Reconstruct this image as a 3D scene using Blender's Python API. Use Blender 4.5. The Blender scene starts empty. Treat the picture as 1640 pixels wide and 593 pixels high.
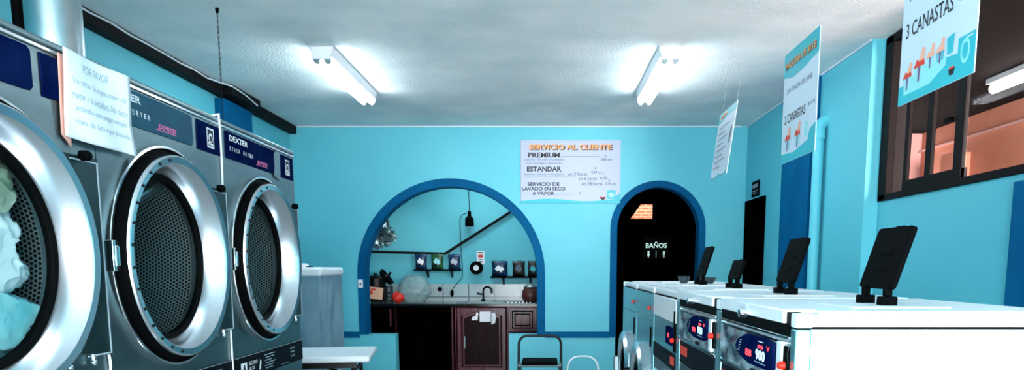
import bpy, bmesh, math, random
from mathutils import Vector, Matrix, noise
from mathutils.geometry import tessellate_polygon
random.seed(7)
PI = math.pi
S = bpy.context.scene
C = S.collection

# ------------------------------------------------------------------ materials
def lin(c):
    return tuple((x/12.92 if x <= .04045 else ((x+.055)/1.055)**2.4) for x in [v/255 for v in c]) + (1,)
MATS = {}
def mat(name, rgb, rough=.5, metal=0., bump=0., bscale=40., var=0., vscale=3., rgb2=None, emit=0., coat=0., spec=None, stretch=None, trans=0.):
    m = bpy.data.materials.new(name); m.use_nodes = True
    n = m.node_tree.nodes; l = m.node_tree.links; b = n['Principled BSDF']
    b.inputs['Roughness'].default_value = rough; b.inputs['Metallic'].default_value = metal
    if spec is not None: b.inputs['Specular IOR Level'].default_value = spec
    if coat: b.inputs['Coat Weight'].default_value = coat; b.inputs['Coat Roughness'].default_value = .08
    if trans: b.inputs['Transmission Weight'].default_value = trans
    tc = n.new('ShaderNodeTexCoord'); mp = n.new('ShaderNodeMapping'); l.new(tc.outputs['Object'], mp.inputs[0])
    if stretch: mp.inputs['Scale'].default_value = stretch
    nz = n.new('ShaderNodeTexNoise'); nz.inputs['Scale'].default_value = vscale; nz.inputs['Detail'].default_value = 6
    l.new(mp.outputs[0], nz.inputs['Vector'])
    mx = n.new('ShaderNodeMix'); mx.data_type = 'RGBA'
    c1 = lin(rgb); c2 = lin(rgb2) if rgb2 else tuple(x*(1-var) for x in c1[:3])+(1,)
    mx.inputs[6].default_value = c1; mx.inputs[7].default_value = c2
    rp = n.new('ShaderNodeMapRange'); rp.inputs[1].default_value = .38; rp.inputs[2].default_value = .68
    l.new(nz.outputs[0], rp.inputs[0]); l.new(rp.outputs[0], mx.inputs[0]); l.new(mx.outputs[2], b.inputs['Base Color'])
    if bump:
        n2 = n.new('ShaderNodeTexNoise'); n2.inputs['Scale'].default_value = bscale; n2.inputs['Detail'].default_value = 5
        l.new(mp.outputs[0], n2.inputs['Vector'])
        bp = n.new('ShaderNodeBump'); bp.inputs['Strength'].default_value = bump; bp.inputs['Distance'].default_value = .01
        l.new(n2.outputs[0], bp.inputs['Height']); l.new(bp.outputs[0], b.inputs['Normal'])
    if emit:
        b.inputs['Emission Color'].default_value = lin(rgb); b.inputs['Emission Strength'].default_value = emit
    MATS[name] = m
    return m
def glass_mat(name, tint=(235, 245, 245), gloss=.12, rough=.02):
    m = bpy.data.materials.new(name); m.use_nodes = True
    n = m.node_tree.nodes; l = m.node_tree.links; n.remove(n['Principled BSDF'])
    t = n.new('ShaderNodeBsdfTransparent'); t.inputs[0].default_value = lin(tint)
    g = n.new('ShaderNodeBsdfGlossy'); g.inputs['Roughness'].default_value = rough
    f = n.new('ShaderNodeLayerWeight'); f.inputs[0].default_value = gloss
    mx = n.new('ShaderNodeMixShader'); l.new(f.outputs['Fresnel'], mx.inputs[0]); l.new(t.outputs[0], mx.inputs[1]); l.new(g.outputs[0], mx.inputs[2])
    l.new(mx.outputs[0], n['Material Output'].inputs[0]); MATS[name] = m
    return m
def perf_mat(name, pitch=.0135):
    m = mat(name, (150, 165, 170), rough=.5, metal=0, spec=.3)
    n = m.node_tree.nodes; l = m.node_tree.links; b = n['Principled BSDF']
    uv = n.new('ShaderNodeUVMap')
    ds = []
    for off in (0, .5):
        v1 = n.new('ShaderNodeVectorMath'); v1.operation = 'MULTIPLY'; v1.inputs[1].default_value = (1/pitch, 1/(pitch*1.732), 0); l.new(uv.outputs[0], v1.inputs[0])
        v2 = n.new('ShaderNodeVectorMath'); v2.operation = 'ADD'; v2.inputs[1].default_value = (off, off, 0); l.new(v1.outputs[0], v2.inputs[0])
        v3 = n.new('ShaderNodeVectorMath'); v3.operation = 'FRACTION'; l.new(v2.outputs[0], v3.inputs[0])
        v4 = n.new('ShaderNodeVectorMath'); v4.operation = 'SUBTRACT'; v4.inputs[1].default_value = (.5, .5, 0); l.new(v3.outputs[0], v4.inputs[0])
        v5 = n.new('ShaderNodeVectorMath'); v5.operation = 'MULTIPLY'; v5.inputs[1].default_value = (1, 1.732, 0); l.new(v4.outputs[0], v5.inputs[0])
        v6 = n.new('ShaderNodeVectorMath'); v6.operation = 'LENGTH'; l.new(v5.outputs[0], v6.inputs[0]); ds.append(v6.outputs['Value'])
    mn = n.new('ShaderNodeMath'); mn.operation = 'MINIMUM'; l.new(ds[0], mn.inputs[0]); l.new(ds[1], mn.inputs[1])
    gt = n.new('ShaderNodeMath'); gt.operation = 'GREATER_THAN'; gt.inputs[1].default_value = .36; l.new(mn.outputs[0], gt.inputs[0])
    mx = n.new('ShaderNodeMix'); mx.data_type = 'RGBA'; mx.inputs[6].default_value = (.002, .003, .003, 1); mx.inputs[7].default_value = lin((120, 138, 142))
    l.new(gt.outputs[0], mx.inputs[0]); l.new(mx.outputs[2], b.inputs['Base Color']); 
    return m
def brick_mat(name, c1, c2, mortar, scale, bw, bh, msize, off=.5, rough=.8, metal=0):
    m = bpy.data.materials.new(name); m.use_nodes = True
    n = m.node_tree.nodes; l = m.node_tree.links; b = n['Principled BSDF']; b.inputs['Roughness'].default_value = rough; b.inputs['Metallic'].default_value = metal
    tc = n.new('ShaderNodeTexCoord'); sep = n.new('ShaderNodeSeparateXYZ'); cb = n.new('ShaderNodeCombineXYZ')
    l.new(tc.outputs['Object'], sep.inputs[0]); l.new(sep.outputs[0], cb.inputs[0]); l.new(sep.outputs[2 if name != 'floor_tile' else 1], cb.inputs[1])
    br = n.new('ShaderNodeTexBrick'); br.offset = off; br.inputs['Scale'].default_value = scale
    br.inputs['Color1'].default_value = lin(c1); br.inputs['Color2'].default_value = lin(c2); br.inputs['Mortar'].default_value = lin(mortar)
    br.inputs['Brick Width'].default_value = bw; br.inputs['Row Height'].default_value = bh; br.inputs['Mortar Size'].default_value = msize
    l.new(cb.outputs[0], br.inputs[0]); l.new(br.outputs[0], b.inputs['Base Color']); MATS[name] = m
    return m

CY = (88, 188, 204)
mat('cyan_paint', CY, .55, bump=.12, bscale=25, rgb2=(78, 182, 199), vscale=1.2)
mat('blue_paint', (0, 88, 134), .6, spec=.05, bump=.08, bscale=30, rgb2=(0, 76, 122), vscale=3)
mat('ceiling_plaster', (236, 242, 242), .9, bump=.5, bscale=55, rgb2=(214, 226, 228), vscale=2.2)
mat('black_trim', (4, 5, 7), .7, bump=.1, spec=.15)
mat('steel', (134, 152, 156), .36, 1., bump=.02, bscale=8, rgb2=(112, 132, 137), vscale=2, stretch=(1, 1, 6))
mat('steel_polished', (225, 232, 236), .16, 1.)
mat('steel_ring', (222, 226, 232), .24, 1.)
mat('steel_dull', (130, 150, 155), .4, .9)
mat('galvanised', (185, 200, 205), .33, 1., bump=.05, bscale=6, rgb2=(140, 160, 165), vscale=5)
mat('rubber', (3, 4, 5), .6, spec=.06)
mat('navy_panel', (4, 14, 56), .7, spec=0., rgb2=(14, 30, 70), vscale=8)
mat('navy_panel_faded', (34, 84, 104), .5, spec=.1, rgb2=(26, 66, 90), vscale=4)
mat('black_panel', (5, 8, 18), .5, spec=.08)
mat('white_print', (235, 240, 245), .5)
mat('silver_print', (165, 180, 190), .5)
mat('pink_print', (220, 110, 160), .5)
mat('black_print', (14, 16, 22), .6)
mat('grey_print', (88, 98, 116), .7)
mat('faint_print', (165, 192, 202), .7)
mat('plate_steel', (70, 92, 94), .35, .9, rgb2=(46, 66, 68), vscale=4)
mat('bowl_steel', (84, 98, 104), .3, .9)
mat('orange_print', (235, 160, 95), .6)
mat('red_print', (220, 60, 40), .6)
mat('pale_orange_print', (245, 170, 140), .6)
mat('teal_print', (30, 175, 190), .5)
mat('pale_teal_print', (140, 215, 220), .5)
mat('violet_print', (120, 90, 130), .6)
mat('board_white', (200, 214, 228), .5)
mat('price_white', (164, 180, 202), .5)
mat('paper', (238, 243, 248), .7, bump=.25, bscale=14)
mat('peach_paper', (225, 165, 150), .7, bump=.2)
mat('enamel_white', (236, 238, 242), .28, rgb2=(226, 230, 236), vscale=2)
mat('plastic_white', (225, 232, 238), .4)
mat('film_steel', (40, 62, 76), .22, .35, bump=.5, bscale=7, rgb2=(200, 222, 232), vscale=9, stretch=(1, 1, 2.2))
mat('reflection_tint_steel', (150, 205, 214), .25, .85, bump=.12, bscale=7)  # cyan tint stands in for wall reflections on the steel
mat('black_plastic', (3, 4, 5), .7, spec=.04)
mat('red_plastic', (240, 36, 18), .4, spec=.2)
mat('digit_red', (255, 60, 70), emit=1.2)
mat('digit_blue', (160, 220, 255), emit=1.4)
mat('dark_wood', (30, 5, 12), .4, spec=.06, rgb2=(9, 2, 4), vscale=6, stretch=(6, 6, .8), coat=.0)
mat('rose_wood', (96, 42, 56), .3, spec=.25, rgb2=(56, 20, 30), vscale=5, stretch=(5, 5, .8), coat=.1)
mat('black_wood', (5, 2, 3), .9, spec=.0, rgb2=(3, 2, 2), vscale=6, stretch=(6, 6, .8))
mat('granite', (6, 7, 9), .12, spec=.3, rgb2=(16, 18, 22), vscale=60)
mat('black_metal', (12, 13, 16), .35, .6)
mat('grey_fabric', (112, 148, 164), .85, bump=.3, bscale=120, rgb2=(96, 132, 150), vscale=4)
mat('tube_glow', (240, 250, 255), emit=19.)
mat('neighbour_tube_glow', (255, 250, 245), emit=9.)
mat('peach_wall', (205, 142, 118), .8, bump=.1, rgb2=(188, 122, 92), vscale=1.6)
mat('pink_wall', (214, 172, 166), .8, bump=.1)
mat('dark_ceiling', (8, 7, 8), .9, spec=.1, rgb2=(5, 4, 5), vscale=2)
mat('aluminium_dark', (7, 4, 5), .6, spec=.1)
mat('snack_blue', (6, 14, 34), .4, rgb2=(16, 70, 120), vscale=14)
mat('snack_green', (6, 18, 26), .4, rgb2=(40, 110, 60), vscale=14)
mat('snack_dark', (6, 8, 12), .4, rgb2=(50, 44, 46), vscale=16)
mat('foil', (150, 175, 180), .25, .8, bump=.8, bscale=18, rgb2=(60, 80, 84), vscale=12)
mat('cloth_white', (232, 240, 242), .8, rgb2=(205, 225, 228), vscale=5)
mat('cloth_teal', (120, 205, 212), .8, rgb2=(200, 235, 238), vscale=6)
mat('cloth_olive', (150, 165, 140), .8, rgb2=(205, 215, 200), vscale=7)
mat('terracotta', (90, 34, 30), .4, rgb2=(50, 20, 20), vscale=8)
mat('tan_card', (228, 180, 150), .6)
mat('sponge_red', (215, 45, 30), .5)
mat('rod', (190, 205, 212), .3, .6)
perf_mat('perforated_steel')
brick_mat('tile', (170, 190, 195), (160, 184, 190), (60, 90, 98), 1, .33, .19, .006, off=0, rough=.2)
brick_mat('red_brick', (205, 110, 70), (225, 135, 92), (235, 190, 160), 1, .12, .045, .008)
brick_mat('floor_tile', (150, 154, 154), (142, 148, 148), (90, 90, 88), 1, .4, .4, .006, off=0, rough=.35)
glass_mat('clear_glass', gloss=.08)
glass_mat('door_glass', (225, 235, 236), gloss=.03)
glass_mat('window_glass', (240, 232, 232), gloss=.04)
def bag_mat():
    m = bpy.data.materials.new('clear_film'); m.use_nodes = True
    n = m.node_tree.nodes; l = m.node_tree.links; b = n['Principled BSDF']
    b.inputs['Base Color'].default_value = lin((150, 185, 190)); b.inputs['Roughness'].default_value = .2; b.inputs['Alpha'].default_value = .55
    tc = n.new('ShaderNodeTexCoord'); nz = n.new('ShaderNodeTexNoise'); nz.inputs['Scale'].default_value = 16; nz.inputs['Detail'].default_value = 5
    l.new(tc.outputs['Object'], nz.inputs[0]); bp = n.new('ShaderNodeBump'); bp.inputs['Strength'].default_value = .8; bp.inputs['Distance'].default_value = .02
    l.new(nz.outputs[0], bp.inputs['Height']); l.new(bp.outputs[0], b.inputs['Normal']); MATS['clear_film'] = m
bag_mat()

# ------------------------------------------------------------------ mesh builder
def wloc(o):
    v = Vector((0, 0, 0))
    while o: v += o.location; o = o.parent
    return v
class MB:
    def __init__(s): s.bm = bmesh.new(); s.uv = s.bm.loops.layers.uv.new('UVMap')
    def box(s, x0, x1, y0, y1, z0, z1, M=None):
        vs = [Vector((x, y, z)) for x in (x0, x1) for y in (y0, y1) for z in (z0, z1)]
        if M is not None: vs = [M @ v for v in vs]
        v = [s.bm.verts.new(p) for p in vs]
        for f in ((0, 1, 3, 2), (4, 6, 7, 5), (0, 4, 5, 1), (2, 3, 7, 6), (0, 2, 6, 4), (1, 5, 7, 3)): s.bm.faces.new([v[i] for i in f])
        return s
    def tube(s, pts, r, seg=10, closed=False, taper=None):
        pts = [Vector(p) for p in pts]; n = len(pts); rings = []; up = None
        for i, p in enumerate(pts):
            if closed: d = pts[(i+1) % n] - pts[i-1]
            else: d = pts[min(i+1, n-1)] - pts[max(i-1, 0)]
            d.normalize()
            if up is None: up = Vector((0, 0, 1)) if abs(d.z) < .9 else Vector((1, 0, 0))
            a = d.cross(up)
            if a.length < 1e-4: a = d.cross(Vector((0, 1, 0)))
            a.normalize(); b = a.cross(d).normalized(); up = b
            rr = r if taper is None else taper[i]
            rings.append([s.bm.verts.new(p + rr*(a*math.cos(2*PI*k/seg) + b*math.sin(2*PI*k/seg))) for k in range(seg)])
        for i in range(n if closed else n-1):
            A, B = rings[i], rings[(i+1) % n]
            for k in range(seg): s.bm.faces.new((A[k], A[(k+1) % seg], B[(k+1) % seg], B[k]))
        if not closed:
            s.bm.faces.new(rings[0][::-1]); s.bm.faces.new(rings[-1])
        return s
    def lathe(s, prof, M, seg=72, cap0=False, cap1=False):
        """prof = (r, h) along local z, M places it"""
        rings = []; L = [0]
        for i in range(1, len(prof)): L.append(L[-1] + math.hypot(prof[i][0]-prof[i-1][0], prof[i][1]-prof[i-1][1]))
        R = max(p[0] for p in prof)
        for r, h in prof: rings.append([s.bm.verts.new(M @ Vector((r*math.cos(2*PI*k/seg), r*math.sin(2*PI*k/seg), h))) for k in range(seg)])
        for i in range(len(prof)-1):
            for k in range(seg):
                f = s.bm.faces.new((rings[i][k], rings[i][(k+1) % seg], rings[i+1][(k+1) % seg], rings[i+1][k]))
                us = (k, k+1, k+1, k); ls = (L[i], L[i], L[i+1], L[i+1])
                for lp, a, b in zip(f.loops, us, ls): lp[s.uv].uv = (a/seg*2*PI*R, b)
        if cap0: s.bm.faces.new(rings[0][::-1])
        if cap1: s.bm.faces.new(rings[-1])
        return s
    def plate(s, outline, holes, fn, t0, t1):
        """2-D outline with holes, fn(u, v, t) -> 3-D, solid from t0 to t1"""
        polys = [outline] + list(holes)
        flat = [p for q in polys for p in q]
        tris = tessellate_polygon([[Vector((a, b, 0)) for a, b in q] for q in polys])
        A = [s.bm.verts.new(fn(a, b, t0)) for a, b in flat]; B = [s.bm.verts.new(fn(a, b, t1)) for a, b in flat]
        for t in tris:
            try: s.bm.faces.new([A[i] for i in t]); s.bm.faces.new([B[i] for i in t][::-1])
            except ValueError: pass
        k = 0
        for q in polys:
            n = len(q)
            for i in range(n):
                a, b = k+i, k+(i+1) % n
                try: s.bm.faces.new((A[a], A[b], B[b], B[a]))
                except ValueError: pass
            k += n
        return s
    def grid(s, fn, nu, nv, closed_u=False):
        g = [[s.bm.verts.new(fn(i/nu, j/nv)) for i in range(nu + (0 if closed_u else 1))] for j in range(nv+1)]
        for j in range(nv):
            for i in range(nu):
                i2 = (i+1) % nu if closed_u else i+1
                f = s.bm.faces.new((g[j][i], g[j][i2], g[j+1][i2], g[j+1][i]))
        return s
    def ball(s, c, r, sub=3, sc=(1, 1, 1), nz=0., nf=4., seed=0):
        M = Matrix.Translation(c) @ Matrix.Diagonal((*[r*k for k in sc], 1))
        g = bmesh.ops.create_icosphere(s.bm, subdivisions=sub, radius=1)
        for v in g['verts']:
            if nz: v.co *= 1 + nz*noise.noise(v.co*nf + Vector((seed, seed*2, 0)))
            v.co = M @ v.co
        return s
    def mesh_in(s, me, M):
        k = len(s.bm.verts); s.bm.from_mesh(me); s.bm.verts.ensure_lookup_table()
        for v in s.bm.verts[k:]: v.co = M @ v.co
        return s
    def build(s, name, m, parent=None, smooth=35, bevel=0, seg=2, solid=0):
        bmesh.ops.recalc_face_normals(s.bm, faces=s.bm.faces)
        off = wloc(parent) if parent else Vector((0, 0, 0))
        for v in s.bm.verts: v.co -= off
        me = bpy.data.meshes.new(name); s.bm.to_mesh(me); s.bm.free()
        me.materials.append(MATS[m] if isinstance(m, str) else m)
        if smooth: me.shade_smooth(); me.set_sharp_from_angle(angle=math.radians(smooth))
        o = bpy.data.objects.new(name, me); C.objects.link(o)
        if parent: o.parent = parent
        if solid:
            q = o.modifiers.new('solid', 'SOLIDIFY'); q.thickness = solid; q.offset = 0
        if bevel:
            q = o.modifiers.new('bevel', 'BEVEL'); q.width = bevel; q.segments = seg; q.limit_method = 'ANGLE'; q.angle_limit = math.radians(40)
        return o
def tag(o, label=None, cat=None, group=None, kind=None):
    if label: o['label'] = label
    if cat: o['category'] = cat
    if group: o['group'] = group
    if kind: o['kind'] = kind
    return o
def thing(name, loc, label, cat, group=None):
    o = bpy.data.objects.new(name, None); C.objects.link(o); o.location = loc; o.empty_display_size = .1
    return tag(o, label, cat, group)
def solo(mb, name, m, label, cat, group=None, **k):
    vs = [v.co for v in mb.bm.verts]
    c = Vector(((min(v.x for v in vs)+max(v.x for v in vs))/2, (min(v.y for v in vs)+max(v.y for v in vs))/2, min(v.z for v in vs)))
    for v in mb.bm.verts: v.co -= c
    o = mb.build(name, m, **k); o.location = c
    return tag(o, label, cat, group)
def struct(mb, name, m, parent=None, **k):
    o = mb.build(name, m, parent, **k)
    if not parent: o['kind'] = 'structure'
    return o
def dup(r, loc, label, group=None):
    c = r.copy(); C.objects.link(c); c.location = loc; c['label'] = label
    def rec(a, b):
        for ch in list(a.children):
            d = ch.copy(); C.objects.link(d); d.parent = b; rec(ch, d)
    rec(r, c)
    return c
def frame(o, r, u):
    """matrix whose x is r, y is u, z the normal"""
    r = Vector(r).normalized(); u = Vector(u).normalized(); n = r.cross(u)
    return Matrix(((r.x, u.x, n.x, o[0]), (r.y, u.y, n.y, o[1]), (r.z, u.z, n.z, o[2]), (0, 0, 0, 1)))
TC = {}
def text_mesh(body, bold=0., shear=0., serif=False):
    k = (body, bold, shear, serif)
    if k in TC: return TC[k]
    cu = bpy.data.curves.new('t', 'FONT'); cu.body = body; cu.size = 1; cu.offset = bold; cu.shear = shear; cu.resolution_u = 3
    ob = bpy.data.objects.new('t', cu); C.objects.link(ob); bpy.context.view_layer.update()
    me = bpy.data.meshes.new_from_object(ob.evaluated_get(bpy.context.evaluated_depsgraph_get()))
    bpy.data.objects.remove(ob); bpy.data.curves.remove(cu); TC[k] = me
    if serif:
        b = bmesh.new(); b.from_mesh(me); cap = max(v.co.y for v in text_mesh('E', bold, shear).vertices)
        for lvl, sg in ((-bold, 1), (cap, -1)):
            xs = sorted(v.co.x for v in b.verts if abs(v.co.y-lvl) < .003); cl = []
            for x in xs:
                if cl and x-cl[-1][1] < .13: cl[-1][1] = x
                else: cl.append([x, x])
            for a, c in cl:
                if c-a < .02: continue
                q = [b.verts.new((x, y, 0)) for x, y in ((a-.05, lvl), (c+.05, lvl), (c+.05, lvl+sg*.04), (a-.05, lvl+sg*.04))]
                b.faces.new(q if sg > 0 else q[::-1])
        b.to_mesh(me); b.free()
    return me
class Decal:
    """flat print on a board: one mesh for each ink"""
    def __init__(s, M): s.M = M; s.b = {}
    def mb(s, ink): return s.b.setdefault(ink, MB())
    def text(s, ink, body, u, v, w, h, bold=.012, shear=0., n=.0012, serif=False):
        me = text_mesh(body, bold, shear, serif)
        xs = [p.co.x for p in me.vertices]; ys = [p.co.y for p in me.vertices]
        a, b, c, d = min(xs), max(xs), min(ys), max(ys)
        M = s.M @ Matrix.Translation((u, v, n)) @ Matrix.Diagonal((w/(b-a), h/(d-c), 1, 1)) @ Matrix.Translation((-a, -c, 0))
        s.mb(ink).mesh_in(me, M)
    def poly(s, ink, pts, n=.0006):
        m = s.mb(ink); m.bm.faces.new([m.bm.verts.new(s.M @ Vector((a, b, n))) for a, b in pts])
    def rect(s, ink, u, v, w, h, n=.0006): s.poly(ink, [(u, v), (u+w, v), (u+w, v+h), (u, v+h)], n)
    def build(s, parent, names):
        out = []
        for ink, m in s.b.items(): out.append(m.build(names.get(ink, 'lettering'), ink, parent, smooth=0))
        return out

# ------------------------------------------------------------------ camera
cam = bpy.data.cameras.new('camera'); co = bpy.data.objects.new('camera', cam); C.objects.link(co); S.camera = co
F, PX, PY, PITCH, H = 1143.3, 874.5, 576.9, .1294, 1.33
cam.sensor_width = 36; cam.lens = F*36/1640; cam.shift_x = (820-PX)/1640; cam.shift_y = (PY-296.5)/1640
co.location = (0, 0, H); co.rotation_euler = (PI/2-PITCH, 0, 0); cam.clip_start = .05

# ------------------------------------------------------------------ setting
W_L, W_R, W_R2, YB, ZC = -2.632, 2.068, 2.16, 7.56, 2.763
YF = -2.6
struct(MB().box(-2.9, 5.2, YF-.3, 10.4, -.1, 0), 'floor', 'floor_tile')
struct(MB().box(W_L-.15, W_R2+.15, YF, YB+.15, ZC, ZC+.12), 'ceiling', 'ceiling_plaster', smooth=0)
struct(MB().box(W_L-.15, W_L, YF, YB+.15, 0, ZC), 'wall_left', 'cyan_paint', smooth=0)
# shopfront wall with its open entrance behind the viewer
struct(MB().plate([(W_L-.15, 0), (-2.3, 0), (-2.3, 2.5), (1.9, 2.5), (1.9, 0), (W_R2+.15, 0), (W_R2+.15, ZC), (W_L-.15, ZC)], [],
                  lambda u, v, t: Vector((u, t, v)), YF-.15, YF), 'wall_front', 'cyan_paint', smooth=0)
# right wall: far stretch, and a nearer stretch set back with the wide window
struct(MB().plate([(4.74, 0), (YB+.15, 0), (YB+.15, ZC), (4.74, ZC)], [[(6.85, .0001), (7.5, .0001), (7.5, 2.0), (6.85, 2.0)]],
                  lambda u, v, t: Vector((t, u, v)), W_R, W_R+.2), 'wall_right', 'cyan_paint', smooth=0)
WZ, WY0, WY1 = 1.755, 2.3, 4.72
struct(MB().plate([(YF, 0), (4.74, 0), (4.74, ZC), (YF, ZC)], [[(WY0, WZ), (WY1, WZ), (WY1, ZC-.005), (WY0, ZC-.005)]],
                  lambda u, v, t: Vector((t, u, v)), W_R2, W_R2+.12), 'wall_right_near', 'cyan_paint', smooth=0)
# back wall with the two arches
def arch_pts(cx, zs, r, n=40):
    return [(cx + r*math.cos(PI - PI*i/n), zs + r*math.sin(PI - PI*i/n)) for i in range(n+1)]
A1, A2 = (-.995, 1.255, .905, .985), (1.167, 1.722, .432, .495)
out = [(W_L-.15, 0), (-1.60, 0), (-1.60, .62), (A1[0]-A1[2], .62)] + arch_pts(*A1[:3]) + [(A1[0]+A1[2], .62), (-.395, .62), (-.395, 0),
       (A2[0]-A2[2], 0)] + arch_pts(*A2[:3]) + [(A2[0]+A2[2], 0), (W_R+.2, 0), (W_R+.2, ZC), (W_L-.15, ZC)]
struct(MB().plate(out, [], lambda u, v, t: Vector((u, t, v)), YB, YB+.15), 'wall_back', 'cyan_paint', smooth=0)
def band(cx, zs, ri, ro, zb, name):
    o = [(cx-ro, zb)] + arch_pts(cx, zs, ro) + [(cx+ro, zb), (cx+ri, zb)] + arch_pts(cx, zs, ri)[::-1] + [(cx-ri, zb)]
    struct(MB().plate(o, [], lambda u, v, t: Vector((u, t, v)), YB-.012, YB+.001), name, 'blue_paint', smooth=30)
    i = [(cx-ri-.002, zb)] + arch_pts(cx, zs, ri+.002) + [(cx+ri+.002, zb), (cx+ri-.006, zb)] + arch_pts(cx, zs, ri-.006)[::-1] + [(cx-ri+.006, zb)]
    struct(MB().plate(i, [], lambda u, v, t: Vector((u, t, v)), YB-.012, YB+.152), name + '_soffit', 'blue_paint', smooth=30)
band(A1[0], A1[1], A1[2], A1[3], .62, 'trim_arch_wide')
band(A2[0], A2[1], A2[2], A2[3], .59, 'trim_arch_narrow')
for nm, x0, x1 in (('trim_1', W_L, A1[0]-A1[3]), ('trim_2', A1[0]+A1[3], A2[0]-A2[3]), ('trim_3', A2[0]+A2[3], W_R)):
    struct(MB().box(x0, x1, YB-.01, YB, .585, .65), nm, 'blue_paint', smooth=0)
# black beam along the top of the left wall, stepping round the pilaster
b = MB(); b.box(W_L, W_L+.075, 1.2, 5.87, ZC-.08, ZC); b.box(W_L, W_L+.155, 5.87, 6.43, ZC-.08, ZC); b.box(W_L, W_L+.075, 6.43, YB, ZC-.08, ZC)
struct(b, 'trim_4', 'black_trim', bevel=.008)
pts = [(W_L+.082, 2.0+i*.2, ZC-.012-.01*abs(math.sin(i*1.3))) for i in range(19)]
pts += [(W_L+.16, 5.86, ZC-.02), (W_L+.162, 6.1, ZC-.03), (W_L+.16, 6.35, ZC-.06)]
solo(MB().tube(pts, .006, 6), 'cable', 'plastic_white', 'thin white cable running along the black beam under the ceiling', 'cable')
struct(MB().box(W_L, W_L+.08, 5.88, 6.42, 0, ZC-.1), 'trim_5', 'blue_paint', bevel=.006)
struct(MB().box(W_R-.07, W_R, 5.58, 6.22, 0, ZC), 'trim_6', 'blue_paint', bevel=.006)
struct(MB().box(W_R2-.03, W_R2, 2.9, 3.33, 0, WZ-.04), 'trim_7', 'blue_paint', bevel=.004)
struct(MB().box(W_L, W_L+.02, YF, YB, 0, .09), 'baseboard_left', 'blue_paint')
struct(MB().box(W_R-.02, W_R, 4.76, 5.5, 0, .09), 'baseboard_right', 'blue_paint')
struct(MB().box(-2.55, 2, YB-.012, YB-.001, ZC-.012, ZC), 'trim_8', 'board_white')
struct(MB().box(W_R-.012, W_R-.001, 4.75, YB, ZC-.012, ZC), 'trim_9', 'board_white')

# window in the right wall: dark frame, sliding sashes, glass
fr = MB()
X0, X1 = W_R2-.015, W_R2+.10
def yb(a, b, z0, z1, x0=X0, x1=X1, m=None): (m or fr).box(x0, x1, a, b, z0, z1)
yb(WY0, WY1, WZ-.005, WZ+.035); yb(WY0, WY1, ZC-.05, ZC-.004); yb(4.62, WY1, WZ, ZC-.01); yb(WY0, WY0+.06, WZ, ZC-.01)
win = struct(fr, 'window_1', 'aluminium_dark', bevel=.003)
s1 = MB()
for a, b2 in ((4.42, 4.46), (4.15, 4.21), (3.84, 3.92)): yb(a, b2, WZ+.03, ZC-.05, W_R2+.012, W_R2+.036, s1)
yb(3.84, 4.46, WZ+.03, WZ+.095, W_R2+.01, W_R2+.05, s1); yb(3.84, 4.46, ZC-.11, ZC-.05, W_R2+.01, W_R2+.05, s1)
s1.build('sash', 'aluminium_dark', win, bevel=.003)
s2 = MB(); yb(2.98, 3.03, WZ+.03, ZC-.05, W_R2+.05, W_R2+.09, s2); yb(2.36, 3.82, WZ+.03, WZ+.05, W_R2+.05, W_R2+.09, s2)
s2.build('sash', 'aluminium_dark', win, bevel=.003)
MB().box(W_R2-.01, W_R2+.012, 3.93, 3.99, 2.10, 2.125).build('latch', 'black_plastic', win, bevel=.003)
for a, b2 in ((4.46, 4.62), (4.21, 4.42), (3.92, 4.15), (3.03, 3.82), (2.36, 2.98)):
    MB().box(W_R2+.028, W_R2+.032, a, b2, WZ+.03, ZC-.05).build('pane', 'window_glass', win, smooth=0)

# neighbouring room seen through the window
struct(MB().box(4.8, 4.95, -.5, 9.6, 0, 3.02), 'wall_neighbour_right', 'peach_wall', smooth=0)
struct(MB().plate([(2.3, 0), (4.8, 0), (4.8, 3.02), (2.3, 3.02)], [[(4.35, .0001), (4.66, .0001), (4.66, 2.76), (4.35, 2.76)]],
                  lambda u, v, t: Vector((u, t, v)), 9.4, 9.52), 'wall_neighbour_back', 'pink_wall', smooth=0)
struct(MB().box(2.3, 4.95, -.5, 9.6, 3.02, 3.12), 'ceiling_neighbour', 'dark_ceiling', smooth=0)
struct(MB().box(2.3, 4.95, -.6, -.5, 0, 3.02), 'wall_neighbour_front', 'peach_wall', smooth=0)
struct(MB().box(4.76, 4.80, -.4, 9.4, 2.78, 2.80), 'trim_10', 'pink_wall')
struct(MB().box(4.60, 4.8, 8.3, 8.55, 0, 2.62), 'trim_11', 'peach_wall')
solo(MB().box(4.3, 4.62, 9.33, 9.39, 2.46, 2.50).box(4.42, 4.5, 9.34, 9.4, 2.40, 2.47), 'wall_bracket', 'black_plastic', 'black bracket high on the pink wall seen through the window', 'bracket')
nl = thing('tube_light', (4.05, 6.2, 2.9), 'tube light glowing in the neighbouring room behind the window glass', 'light')
MB().box(3.99, 4.11, 5.2, 6.75, 2.97, 3.019).build('housing', 'plastic_white', nl, bevel=.004)
MB().tube([(4.05, 5.22, 2.93), (4.05, 6.73, 2.93)], .04, 14).build('tube', 'neighbour_tube_glow', nl)
MB().box(4.03, 4.07, 5.2, 5.24, 2.93, 2.98).box(4.03, 4.07, 6.71, 6.75, 2.93, 2.98).build('tube_holder', 'plastic_white', nl)

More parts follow.
